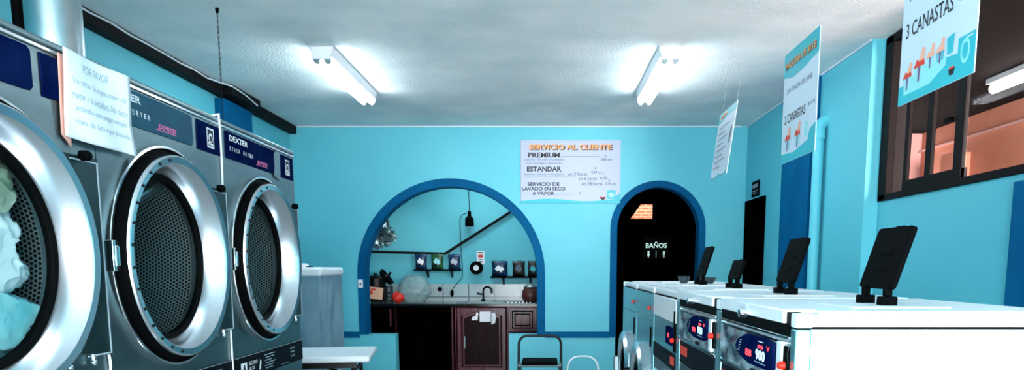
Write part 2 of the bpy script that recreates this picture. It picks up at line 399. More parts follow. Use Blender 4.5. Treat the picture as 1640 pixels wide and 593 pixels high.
# door in the right wall, next to the far corner
d1 = struct(MB().box(W_R+.03, W_R+.07, 6.89, 7.46, .005, 1.96), 'door_1', 'black_wood', bevel=.004)
fm = MB(); fm.box(W_R-.02, W_R+.1, 6.85, 6.89, 0, 2.0); fm.box(W_R-.02, W_R+.1, 7.46, 7.5, 0, 2.0); fm.box(W_R-.02, W_R+.1, 6.85, 7.5, 1.96, 2.0)
fm.build('door_frame', 'black_wood', d1, bevel=.004)
MB().box(W_R+.02, W_R+.03, 6.98, 7.37, 1.1, 1.85).box(W_R+.02, W_R+.03, 6.98, 7.37, .15, .95).build('panel', 'black_wood', d1, bevel=.004)
MB().tube([(W_R+.03, 6.95, 1.0), (W_R-.02, 6.95, 1.0), (W_R-.02, 7.05, 1.0)], .009).build('door_handle', 'steel', d1)
pq = thing('door_plaque', (W_R-.006, 7.18, 2.02), 'small black plaque with pale writing above the door on the right', 'sign')
MB().box(W_R-.012, W_R-.001, 7.06, 7.30, 2.02, 2.17).build('board', 'black_plastic', pq, bevel=.002)
D = Decal(frame((W_R-.012, 7.30, 2.02), (0, -1, 0), (0, 0, 1)))
[D.rect('silver_print', .035+.026*k, .085, .016, .035) for k in range(7)]; D.rect('silver_print', .04, .05, .16, .006); D.rect('silver_print', .06, .03, .12, .006)
D.build(pq, {})
# cyan drain pipe on the right wall
pp = thing('drain_pipe', (W_R-.05, 5.45, 0), 'cyan painted drain pipe standing beside the blue pilaster', 'pipe')
MB().tube([(W_R-.05, 5.45, 0), (W_R-.05, 5.45, 2.33)], .038, 20).build('pipe', 'cyan_paint', pp)
MB().tube([(W_R-.05, 5.45, 2.33+.07*math.sin(a)) if False else (W_R-.05+.08*(1-math.cos(a)), 5.45, 2.33+.08*math.sin(a)) for a in [i*PI/2/8 for i in range(9)]], .043, 20).build('elbow', 'cyan_paint', pp)
MB().lathe([(.045, 0), (.045, .06)], Matrix.Translation((W_R-.05, 5.45, 2.27)), 24, True, True).build('collar', 'cyan_paint', pp)

# ------------------------------------------------------------------ kitchen behind the wide arch
struct(MB().box(-2.75, .45, 9.2, 9.3, 0, ZC), 'wall_kitchen_back', 'cyan_paint', smooth=0)
struct(MB().box(-2.85, -2.6, YB+.15, 9.3, 0, ZC), 'wall_kitchen_left', 'cyan_paint', smooth=0)
struct(MB().box(.2, .32, YB+.15, 9.2, 0, ZC), 'wall_kitchen_right', 'cyan_paint', smooth=0)
struct(MB().box(-2.85, 2.4, YB+.15, 10.4, ZC, ZC+.1), 'ceiling_kitchen', 'ceiling_plaster', smooth=0)
struct(MB().box(-2.6, .2, 9.185, 9.2, .89, 1.115), 'trim_13', 'tile', smooth=0)
# black sloping moulding on the kitchen wall
b = MB(); b.plate([(-2.6, 1.525), (-1.275, 1.485), (-.28, 2.11), (-.26, 2.155), (-1.285, 1.515), (-2.6, 1.55)], [], lambda u, v, t: Vector((u, t, v)), 9.15, 9.199)
struct(b, 'trim_14', 'black_trim', bevel=.003)
CT = .89
# cabinets
def cab(label, x0, x1, z1=CT-.035):
    t = thing('kitchen_cabinet', ((x0+x1)/2, 8.9, 0), label, 'cabinet', None); return t
def carcass(t, x0, x1, m='dark_wood'):
    b = MB(); b.box(x0, x0+.018, 8.64, 9.18, 0, CT-.035).box(x1-.018, x1, 8.64, 9.18, 0, CT-.035).box(x0+.018, x1-.018, 9.16, 9.18, 0, CT-.035).box(x0+.018, x1-.018, 8.64, 9.16, .08, .1).box(x0+.018, x1-.018, 8.66, 9.16, CT-.055, CT-.036)
    b.build('carcass', m, t)
def rect_ring(x0, x1, z0, z1, w, y0, y1, arch=0.):
    o = [(x0, z0), (x1, z0), (x1, z1), (x0, z1)]
    n = 12; top = [(x1-w-(x1-x0-2*w)*i/n, z1-w-arch+arch*math.sin(PI*i/n)) for i in range(n+1)]
    return MB().plate(o, [[(x0+w, z0+w), (x1-w, z0+w)] + top], lambda u, v, t: Vector((u, t, v)), y0, y1)
t = cab('dark kitchen cabinet with narrow door at the left end of the counter', -2.35, -1.80); carcass(t, -2.35, -1.80, 'black_wood')
dd = MB().box(-2.345, -1.84, 8.615, 8.638, .1, .85).build('door', 'black_wood', t, bevel=.004)
rect_ring(-2.33, -1.85, .12, .84, .06, 8.605, 8.616).build('door_frame', 'black_wood', dd, bevel=.004)
MB().box(-1.885, -1.865, 8.598, 8.614, .62, .83).build('handle', 'rose_wood', dd, bevel=.004)
MB().box(-1.838, -1.802, 8.61, 8.638, .02, .855).build('stile', 'dark_wood', t, bevel=.004)
t = thing('open_cabinet', (-1.47, 8.9, 0), 'open cabinet bay with its dark inside painted black below the middle of the counter', 'cabinet')
b = MB(); b.box(-1.79, -1.775, 8.64, 9.18, 0, CT-.035).box(-1.165, -1.15, 8.64, 9.18, 0, CT-.035).box(-1.775, -1.165, 9.16, 9.18, 0, CT-.035).box(-1.775, -1.165, 8.64, 9.16, .02, .04)
b.build('carcass', 'black_wood', t);  # darkness of the open bay is put into the black wood
MB().box(-1.775, -1.165, 8.64, 8.66, CT-.10, CT-.036).build('rail', 'black_wood', t, bevel=.003)
t = cab('polished dark wood cabinet with arched panel door and papers on it', -1.145, -.475); carcass(t, -1.145, -.475)
b = MB().box(-1.145, -1.12, 8.60, 8.638, .02, .85).box(-1.10, -1.085, 8.60, 8.638, .02, .85); b.build('stile', 'rose_wood', t, bevel=.006)
dd = MB().box(-1.08, -.48, 8.615, 8.638, .06, .85).build('door', 'dark_wood', t, bevel=.004)
rect_ring(-1.075, -.485, .07, .845, .05, 8.600, 8.616, .05).build('door_frame', 'rose_wood', dd, bevel=.006)
rect_ring(-1.01, -.55, .13, .785, .022, 8.606, 8.616, .05).build('door_moulding', 'rose_wood', dd, bevel=.006)
MB().box(-.99, -.975, 8.59, 8.604, .35, .5).build('handle', 'steel', dd, bevel=.004)
t = cab('polished wood drawer unit at the right end of the counter', -.47, -.06); carcass(t, -.47, -.06, 'rose_wood')
dd = MB().box(-.465, -.105, 8.615, 8.638, .55, .85).build('drawer', 'rose_wood', t, bevel=.004)
rect_ring(-.455, -.115, .56, .84, .03, 8.602, 8.616).build('drawer_frame', 'rose_wood', dd, bevel=.005)
rect_ring(-.41, -.16, .595, .805, .012, 8.600, 8.616).build('drawer_moulding', 'black_wood', dd, bevel=.003)
rect_ring(-.38, -.19, .625, .775, .012, 8.598, 8.616).build('drawer_moulding', 'black_wood', dd, bevel=.003)
MB().box(-.465, -.105, 8.615, 8.638, .06, .54).build('door', 'rose_wood', t, bevel=.004)
# notes on the door
solo(MB().box(-.80, -.665, 8.596, 8.599, .675, .80), 'paper_note', 'paper', 'square white paper note stuck on the arched cabinet door', 'note')
solo(MB().plate([(-.66, .645), (-.615, .66), (-.60, .75), (-.62, .79), (-.655, .78)], [], lambda u, v, t: Vector((u, t, v)), 8.596, 8.599), 'paper_note', 'paper', 'narrow white note right of the square note on the cabinet door', 'note')
solo(MB().plate([(-.90, .695), (-.825, .695), (-.815, .78), (-.835, .80), (-.85, .745), (-.885, .735)], [], lambda u, v, t: Vector((u, t, v)), 8.596, 8.599), 'paper_note', 'paper', 'torn white note left of the square note on the cabinet door', 'note')
# worktop with the sink
wt = thing('worktop', (-1.2, 8.9, CT), 'dark stone worktop running along the kitchen wall', 'worktop')
MB().plate([(-2.37, 8.59), (-.04, 8.59), (-.04, 9.184), (-2.37, 9.184)], [[(-1.0, 8.68), (-.52, 8.68), (-.52, 9.08), (-1.0, 9.08)]], lambda u, v, t: Vector((u, v, t)), CT-.033, CT).build('slab', 'granite', wt, bevel=.003)
sk = thing('sink', (-.8, 8.88, CT), 'steel sink set in the worktop below the tap', 'sink')
b = MB().plate([(-1.10, 8.66), (-.12, 8.66), (-.12, 9.10), (-1.10, 9.10)], [[(-1.0, 8.68), (-.52, 8.68), (-.52, 9.08), (-1.0, 9.08)]], lambda u, v, t: Vector((u, v, t)), CT, CT+.006)
b.build('rim', 'steel', sk, bevel=.002)
b = MB().box(-.998, -.985, 8.682, 9.078, CT-.17, CT).box(-.535, -.522, 8.682, 9.078, CT-.17, CT).box(-.985, -.535, 8.682, 8.695, CT-.17, CT).box(-.985, -.535, 9.065, 9.078, CT-.17, CT).box(-.998, -.522, 8.682, 9.078, CT-.18, CT-.17)
b.build('bowl', 'steel', sk)
for k in range(7): MB().box(-.47+k*.045, -.455+k*.045, 8.72, 9.04, CT+.006, CT+.011).build('drainer_rib', 'steel_polished', sk, bevel=.001)
fc = thing('faucet', (-.78, 9.12, CT+.006), 'black gooseneck tap with side lever over the sink', 'tap')
MB().tube([(-.80, 9.12, CT), (-.80, 9.12, 1.03)] + [(-.80+.055*(1-math.cos(a)), 9.12-.03*(1-math.cos(a)), 1.03+.05*math.sin(a)) for a in [i*PI/10 for i in range(1, 11)]] + [(-.69, 9.06, 1.0)], .011, 12).build('spout', 'black_metal', fc)
MB().lathe([(.028, 0), (.028, .02), (.018, .04)], Matrix.Translation((-.80, 9.12, CT+.001)), 20, True, True).build('base', 'black_metal', fc)
MB().tube([(-.80, 9.11, .985), (-.86, 9.08, .995)], .010, 10).ball((-.865, 9.08, .998), .014, 2).build('lever', 'black_metal', fc)

# shelves with snack bags
def shelf(x0, x1, z, label):
    t = thing('wall_shelf', ((x0+x1)/2, 9.1, z), label, 'shelf')
    MB().box(x0, x1, 9.0, 9.199, z-.02, z).build('board', 'black_wood', t, bevel=.003)
    for x in (x0+.16, x1-.12):
        MB().plate([(9.19, z-.02), (9.05, z-.02), (9.18, z-.11), (9.19, z-.11)], [], lambda u, v, t2: Vector((t2, u, v)), x-.012, x+.012).build('bracket', 'black_metal', t)
    return t
ZS1, ZS2 = 1.305, 1.215
shelf(-1.66, -1.075, ZS1, 'black wall shelf holding three snack bags left of centre')
shelf(-.70, -.08, ZS2, 'black wall shelf holding snack bags at the right')
def snack(x, z, w, h, m, label, logo):
    g = thing('snack_bag', (x, 9.09, z), label, 'snack bag', 'snack bags on the kitchen shelves')
    def fn(sgn):
        def f(u, v):
            a, b2 = 2*u-1, 2*v-1
            th = .035*max(0, 1-abs(a)**3)**.7*max(0, 1-abs(b2)**4)**.8
            ww = w/2*(1-.06*math.sin(PI*v)); cr = .003*math.sin(40*u) if abs(b2) > .85 else 0
            return Vector((x+a*ww, 9.09-.01*v + sgn*th+cr, z+.001+v*h+.004*math.sin(9*u+x*30)*(v > .5)))
        return f
    b = MB().grid(fn(-1), 16, 16).grid(fn(1), 16, 16); bmesh.ops.remove_doubles(b.bm, verts=b.bm.verts, dist=.0005)
    o = b.build('bag', m, g, smooth=80)
    k = MB(); k.grid(lambda u, v: Vector((x+(2*u-1)*w*.30*(1-.5*abs(2*v-1)), 9.09-.041, z+h*.5+(2*v-1)*h*.17+.012*math.sin(6*u))), 8, 4)
    k.build('printed_logo', logo, o, smooth=0, solid=.002)
    k = MB().box(x-w*.42, x+w*.42, 9.078, 9.092, z+h*.93, z+h*.985); k.build('seal', 'silver_print', o)
snack(-1.575, ZS1, .15, .19, 'snack_blue', 'navy snack bag, first at the left on the left kitchen shelf', 'white_print')
snack(-1.37, ZS1, .155, .19, 'snack_green', 'green and navy snack bag, middle of the left kitchen shelf', 'pale_teal_print')
snack(-1.155, ZS1, .155, .185, 'snack_blue', 'navy snack bag beside the hanging cord, last on left kitchen shelf', 'silver_print')
snack(-.585, ZS2, .20, .19, 'snack_blue', 'wide bright navy bag, first at the left on the right kitchen shelf', 'white_print')
snack(-.345, ZS2, .16, .19, 'snack_dark', 'dark snack bag, middle of the right kitchen shelf', 'grey_print')
snack(-.165, ZS2, .13, .19, 'snack_dark', 'dark snack bag, last at the right of the right kitchen shelf', 'teal_print')
# poster and round dispenser
pc = thing('wall_notice', (-.83, 9.198, 1.40), 'small white notice on the kitchen wall above the round dispenser', 'notice')
MB().box(-.885, -.785, 9.194, 9.199, 1.37, 1.535).build('sheet', 'paper', pc)
D = Decal(frame((-.885, 9.194, 1.37), (1, 0, 0), (0, 0, 1))); D.rect('black_print', .015, .135, .07, .015); D.rect('red_print', .02, .08, .06, .035); D.rect('grey_print', .02, .05, .06, .01); D.rect('black_print', .03, .02, .04, .015)
D.build(pc, {'red_print': 'picture'})
rd = thing('paper_dispenser', (-.885, 9.13, 1.25), 'round black paper roll dispenser on the kitchen wall', 'dispenser')
MB().lathe([(.02, 0), (.078, 0), (.083, .02), (.083, .07), (.078, .075)], Matrix.Translation((-.885, 9.195, 1.32)) @ Matrix.Rotation(PI/2, 4, 'X'), 40, True, True).build('case', 'black_plastic', rd)
MB().lathe([(.035, 0), (.035, .006)], Matrix.Translation((-.885, 9.119, 1.32)) @ Matrix.Rotation(PI/2, 4, 'X'), 30, True, True).build('paper_roll', 'paper', rd)
# lamp holder with its cords
lh = thing('lamp_holder', (-.965, 9.15, 1.86), 'black lamp holder on a cord hanging on the kitchen wall', 'lamp holder')
MB().lathe([(.0, 0), (.05, 0), (.055, .02), (.052, .10), (.035, .115), (.022, .13), (.022, .18), (.012, .19), (0, .19)], Matrix.Translation((-.965, 9.14, 1.84)), 24).build('socket', 'black_plastic', lh)
MB().tube([(-.965, 9.14, 2.03), (-.97, 9.15, 2.3), (-.975, 9.18, 2.76)], .004, 6).build('cord', 'black_plastic', lh)
cd = thing('plug_cord', (-1.20, 9.17, .95), 'thin dark cord with black plug hanging beside the snack shelf', 'cord')
MB().tube([(-1.0, 9.14, 2.0), (-1.06, 9.17, 1.985), (-1.09, 9.19, 1.94), (-1.085, 9.19, 1.6), (-1.065, 9.19, 1.32), (-1.07, 9.188, 1.2), (-1.14, 9.175, 1.12), (-1.195, 9.165, 1.05)], .004, 6).build('cord', 'black_plastic', cd)
MB().ball((-1.2, 9.155, 1.0), .028, 2, (.8, .7, 1.7)).build('plug', 'black_plastic', cd)
solo(MB().lathe([(.0, 0), (.03, 0), (.025, .018), (.01, .03), (0, .03)], Matrix.Translation((-1.36, 9.184, 1.05)) @ Matrix.Rotation(PI/2, 4, 'X'), 20), 'wall_hook', 'black_plastic', 'small black hook on the tiles right of the plastic bag', 'hook')

# things on the counter
cm = thing('dish_rack', (-2.05, 8.82, CT), 'black dish rack heaped with dark pans at the left of the counter', 'dish rack')
b = MB()
for z in (.02, .12, .2): b.tube([(-2.26, 8.68, CT+z), (-1.93, 8.68, CT+z), (-1.93, 9.0, CT+z), (-2.26, 9.0, CT+z)], .006, 6, closed=True)
for i in range(12): x = -2.26+i*.03; b.tube([(x, 8.68, CT+.02), (x, 8.68, CT+.2)], .004, 6).tube([(x, 9.0, CT+.02), (x, 9.0, CT+.2)], .004, 6)
for x in (-2.26, -1.93):
    for y in (8.68, 9.0): b.tube([(x, y, CT), (x, y, CT+.2)], .007, 6)
b.build('wire_frame', 'black_metal', cm)
pan = thing('saucepan', (-2.08, 8.85, CT+.03), 'black saucepan standing in the dish rack', 'saucepan')
MB().lathe([(0, 0), (.11, 0), (.125, .02), (.125, .27), (.12, .27), (.115, .03), (0, .02)], Matrix.Translation((-2.10, 8.85, CT+.03)), 32).build('pot', 'black_metal', pan)
MB().tube([(-1.98, 8.82, CT+.26), (-1.93, 8.80, CT+.33), (-1.90, 8.80, CT+.38)], .012, 8).build('handle', 'black_plastic', pan)
MB().lathe([(.125, 0), (.1, .03), (.02, .045), (.02, .07), (0, .07)], Matrix.Translation((-2.10, 8.85, CT+.30)), 32).build('lid', 'black_metal', pan)
MB().lathe([(.10, 0), (.115, .05), (.11, .05), (.095, .0)], Matrix.Translation((-2.0, 8.9, CT+.30)) @ Matrix.Rotation(.9, 4, 'Y'), 24).build('small_pan', 'black_metal', pan)
solo(MB().box(-.085, .085, -.03, .03, 0, .14, Matrix.Translation((-2.06, 8.63, CT+.06)) @ Matrix.Rotation(.1, 4, 'Y')), 'food_packet', 'tan_card', 'tan packet with red print in front of the dish rack', 'packet')
o = bpy.data.objects['food_packet']
MB().box(-2.13, -2.08, 8.596, 8.5995, 1.01, 1.05).box(-2.10, -2.04, 8.596, 8.5995, 1.055, 1.075).build('red_mark', 'red_print', o)
solo(MB().plate([(-2.18, CT+.001), (-2.12, CT+.001), (-2.125, CT+.06), (-2.145, CT+.17), (-2.165, CT+.15), (-2.18, CT+.05)], [], lambda u, v, t: Vector((u, t, v)), 8.62, 8.66), 'soap_bottle', 'plastic_white', 'slim white bottle at the left edge of the counter', 'bottle', bevel=.008)
solo(MB().ball((-1.80, 8.70, CT+.075), .075, 3, (1, .9, .85), .25, 2.2, 3), 'red_sponge', 'sponge_red', 'bright red bundle on the counter beside the plastic bag', 'bundle')
def film(u, v):
    th = 2*PI*u; p = Vector((math.cos(th), math.sin(th), v*3))
    r = (.19*math.sin(PI*min(1, .12+.80*v))**.55 if v < .97 else .05)*(1+.10*noise.noise(p*2.2)+.05*noise.noise(p*6))
    return Vector((-1.63+r*1.05*math.cos(th), 8.86+r*.8*math.sin(th), CT+.004+.33*v+.02*noise.noise(p*3)*v))
solo(MB().grid(film, 48, 26, True), 'plastic_bag', 'clear_film', 'full clear plastic bag slumped on the counter', 'plastic bag', smooth=180)
pt = thing('clay_pot', (-.20, 8.85, CT), 'dark red clay pot at the right end of the counter', 'pot')
MB().lathe([(0, 0), (.08, 0), (.11, .06), (.105, .13), (.08, .17), (.088, .185), (.075, .18), (.09, .12), (0, .02)], Matrix.Translation((-.19, 8.85, CT+.012)), 32).build('vessel', 'terracotta', pt)
MB().lathe([(.085, 0), (.06, .025), (.012, .03), (.012, .05), (0, .05)], Matrix.Translation((-.19, 8.85, CT+.195)), 32).build('lid', 'steel_dull', pt)
# bag and dark bundle hanging upper left
hb = thing('hanging_bundle', (-2.13, 8.9, 1.7), 'dark bundle hanging above crinkled clear wrap at the arch left', 'bundle')
MB().ball((-2.05, 8.95, 1.96), .12, 4, (.8, .7, 1.7), .5, 3, 5).build('bundle', 'snack_dark', hb, smooth=40)
MB().ball((-2.06, 8.90, 1.72), .16, 4, (1.0, .5, .8), .8, 5, 9).build('wrap', 'foil', hb, smooth=20)
MB().tube([(-2.05, 8.95, 2.1), (-2.06, 8.95, 2.763)], .004, 6).build('string', 'black_plastic', hb)

# ------------------------------------------------------------------ corridor behind the narrow arch, its darkness put into black surfaces
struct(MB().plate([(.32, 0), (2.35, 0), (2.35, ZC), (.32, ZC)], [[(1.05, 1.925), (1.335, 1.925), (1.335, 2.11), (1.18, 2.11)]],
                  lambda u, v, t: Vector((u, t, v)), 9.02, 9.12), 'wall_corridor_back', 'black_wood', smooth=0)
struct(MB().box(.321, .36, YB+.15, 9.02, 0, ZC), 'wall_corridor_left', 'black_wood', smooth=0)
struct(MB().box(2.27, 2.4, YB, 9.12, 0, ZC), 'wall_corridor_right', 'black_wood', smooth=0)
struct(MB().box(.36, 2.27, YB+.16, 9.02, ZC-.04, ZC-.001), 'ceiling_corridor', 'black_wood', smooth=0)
struct(MB().box(.4, 2.3, 10.1, 10.2, 1.2, ZC), 'wall_lightwell', 'red_brick', smooth=0)
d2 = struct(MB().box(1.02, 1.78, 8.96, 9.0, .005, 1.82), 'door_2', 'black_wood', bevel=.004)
fm = MB(); fm.box(.97, 1.02, 8.94, 9.019, 0, 1.87).box(1.78, 1.83, 8.94, 9.019, 0, 1.87).box(1.02, 1.78, 8.94, 9.019, 1.82, 1.87); fm.build('door_frame', 'black_wood', d2, bevel=.006)
MB().tube([(1.08, 8.96, 1.0), (1.08, 8.91, 1.0), (1.18, 8.91, 1.0)], .01).build('door_handle', 'steel_dull', d2)
bs = thing('restroom_sign', (1.37, 8.95, 1.44), 'black BAÑOS sign with white lettering inside the dark narrow arch', 'sign')
MB().box(1.20, 1.53, 8.945, 8.958, 1.43, 1.70).build('board', 'black_plastic', bs, bevel=.002)
D = Decal(frame((1.20, 8.945, 1.43), (1, 0, 0), (0, 0, 1)))
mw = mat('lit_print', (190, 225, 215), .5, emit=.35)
D.text('lit_print', 'BAÑOS', .035, .135, .26, .075, bold=.02)
for u in (.07, .26):
    D.poly('lit_print', [(u+.014*math.cos(a), .088+.012*math.sin(a)) for a in [i*PI/4 for i in range(8)]])
D.poly('lit_print', [(.052, .045), (.088, .045), (.077, .075), (.063, .075)]); D.rect('lit_print', .064, .02, .012, .03)
D.poly('lit_print', [(.247, .075), (.273, .075), (.268, .045), (.252, .045)]); D.rect('lit_print', .254, .015, .012, .035); D.rect('lit_print', .162, .02, .004, .08)
D.build(bs, {})

# ------------------------------------------------------------------ board on the back wall
def price_board():
    t = thing('price_board', (.255, YB-.005, 1.987), 'white SERVICIO AL CLIENTE price board on the back wall', 'sign')
    x0, z0, w, h = -.262, 1.987, 1.03, .634
    MB().box(x0, x0+w, YB-.012, YB-.001, z0, z0+h).build('board', 'price_white', t, bevel=.002)
    D = Decal(frame((x0, YB-.012, z0), (1, 0, 0), (0, 0, 1))); k = w/740.; q = h/465.
    X = lambda x: (x-58)*k
    Z = lambda y: (532-y)*q
    def tx(ink, s, a, b, y0, y1, **kw): kw.setdefault('serif', True); D.text(ink, s, X(a), Z(y1), (b-a)*k, (y1-y0)*q, **kw)
    tx('black_print', 'SERVICIO AL CLIENTE', 125, 738, 100, 140, bold=.05, n=.001)
    tx('orange_print', 'SERVICIO AL CLIENTE', 120, 730, 98, 135, bold=.03, n=.002)
    tx('black_print', 'PREMIUM', 115, 348, 158, 194, bold=.03); tx('black_print', 'ESTANDAR', 105, 360, 260, 297, bold=.03)
    tx('black_print', 'SERVICIO DE', 108, 345, 376, 403, bold=.025); tx('black_print', 'LAVADO EN SECO', 68, 390, 411, 437, bold=.025); tx('black_print', 'A VAPOR', 145, 308, 446, 472, bold=.025)
    tx('grey_print', 'Lavado, Secado y Doblado', 85, 382, 200, 220, bold=0); tx('grey_print', 'con entrega a domicilio', 100, 366, 226, 246, bold=0)
    tx('grey_print', 'Lavado, Secado y Doblado', 85, 380, 308, 328, bold=0)
    tx('grey_print', 'en 3 horas', 412, 552, 302, 326, shear=.2); tx('grey_print', 'en 6 horas', 488, 625, 338, 360, shear=.2); tx('grey_print', 'en 24 horas', 512, 665, 374, 400, shear=.2)
    tx('grey_print', '0,80 ctv', 650, 735, 198, 222, shear=.2); tx('grey_print', '0,60 ctv', 582, 660, 290, 314, shear=.2); tx('grey_print', '0,55', 645, 700, 336, 358, shear=.2); tx('grey_print', '0,50 ctv', 688, 765, 376, 402, shear=.2)
    for a, b, y in ((350, 640, 187), (85, 460, 338), (308, 455, 468)): D.rect('grey_print', X(a), Z(y), (b-a)*k, .003)
    for x, y in ((685, 180), (612, 272), (670, 312), (716, 360), (497, 458)): D.text('grey_print', '$', X(x-7), Z(y+8), .018, .02, bold=0)
    pts = [(0, 0), (w, 0)] + [(w-w*i/20, .03+.012*math.cos(i*.42+.3)+.004) for i in range(21)]
    D.poly('teal_print', pts)
    D.rect('teal_print', X(700), Z(500), 62*k, 66*q, .001); D.poly('teal_print', [(X(735), Z(500)), (w, Z(500)), (w, Z(455)), (X(765), Z(480))], .0011)
    D.poly('pale_teal_print', [(X(732)+.03*math.cos(a), Z(470)+.026*math.sin(a)) for a in [i*PI/8 for i in range(16)]], .0016)
    D.poly('black_print', [(X(646), Z(485)), (X(690), Z(485)), (X(680), Z(505)), (X(656), Z(505))], .0016)
    D.rect('red_print', X(655), Z(489), 26*k, 4*q, .002)
    D.build(t, {'teal_print': 'printed_band', 'pale_teal_print': 'printed_disc', 'red_print': 'printed_mark'})
price_board()
sw = thing('light_switch', (-1.947, YB-.01, 1.12), 'small white switch plate on the left edge of the blue arch band', 'switch')
MB().box(-1.975, -1.925, YB-.02, YB-.012, 1.115, 1.20).build('plate', 'plastic_white', sw, bevel=.003)
MB().box(-1.957, -1.943, YB-.026, YB-.02, 1.145, 1.165).build('rocker', 'black_plastic', sw, bevel=.002)

# ------------------------------------------------------------------ ceiling tube lights, chain
def tube_light(x, label):
    t = thing('ceiling_tube_light', (x, 5.5, ZC-.1), label, 'light', 'twin tube lights on the ceiling')
    hs = MB().plate([(x-.075, ZC-.001), (x+.075, ZC-.001), (x+.062, ZC-.062), (x-.062, ZC-.062)], [], lambda u, v, t2: Vector((u, t2, v)), 4.88, 6.12).build('housing', 'plastic_white', t, bevel=.004)
    for ya, yb2 in ((4.872, 4.90), (6.10, 6.128)): MB().box(x-.062, x+.062, ya, yb2, ZC-.085, ZC-.004).build('end_cap', 'plastic_white', t, bevel=.006)
    for s in (-.034, .034):
        tb = MB().tube([(x+s, 4.90, ZC-.088), (x+s, 6.10, ZC-.088)], .019, 14).build('tube', 'tube_glow', t)
        MB().tube([(x+s, 4.885, ZC-.088), (x+s, 4.91, ZC-.088)], .021, 14).build('tube_cap', 'steel_dull', t)
    return t
tube_light(-1.467, 'glowing twin tube light on the ceiling above the dryers side')
tube_light(.813, 'glowing twin tube light on the ceiling above the washers side')
ch = thing('hanging_chain', (-1.835, 4.2, 1.7), 'thin dark chain hanging from a ceiling hook behind the dryers', 'chain')
b = MB()
n = 36
for i in range(n):
    z = ZC-.03-i*(ZC-1.75)/n; a = i % 2
    ring = [(-1.835+(0 if a else .004*math.cos(q)), 4.2+(.004*math.cos(q) if a else 0), z+.018*math.sin(q)) for q in [j*PI/4 for j in range(8)]]
    b.tube(ring, .0013, 5, closed=True)
b.build('links', 'black_metal', ch)
MB().lathe([(.010, 0), (.010, -.012), (.005, -.028), (0, -.028)], Matrix.Translation((-1.835, 4.2, ZC)), 12).build('ceiling_hook', 'black_plastic', ch)
# exhaust duct and dark pipe behind the dryers
du = thing('exhaust_duct', (-1.95, 2.98, 1.91), 'shiny round metal exhaust duct rising from the dryer tops', 'duct')
MB().lathe([(.098, 0), (.098, ZC-1.905)], Matrix.Translation((-1.95, 2.98, 1.903)), 40).build('pipe', 'galvanised', du)
MB().lathe([(.103, 0), (.103, .05)], Matrix.Translation((-1.95, 2.98, 1.903)), 40).build('collar', 'galvanised', du)
MB().lathe([(.100, 0), (.1015, .004), (.100, .008)], Matrix.Translation((-1.95, 2.98, 2.02)), 40).build('seam', 'steel_dull', du)
solo(MB().tube([(-2.40, 3.42, 0), (-2.40, 3.42, ZC)], .024, 16), 'vent_pipe', 'black_plastic', 'black vertical pipe left of the exhaust duct', 'pipe')

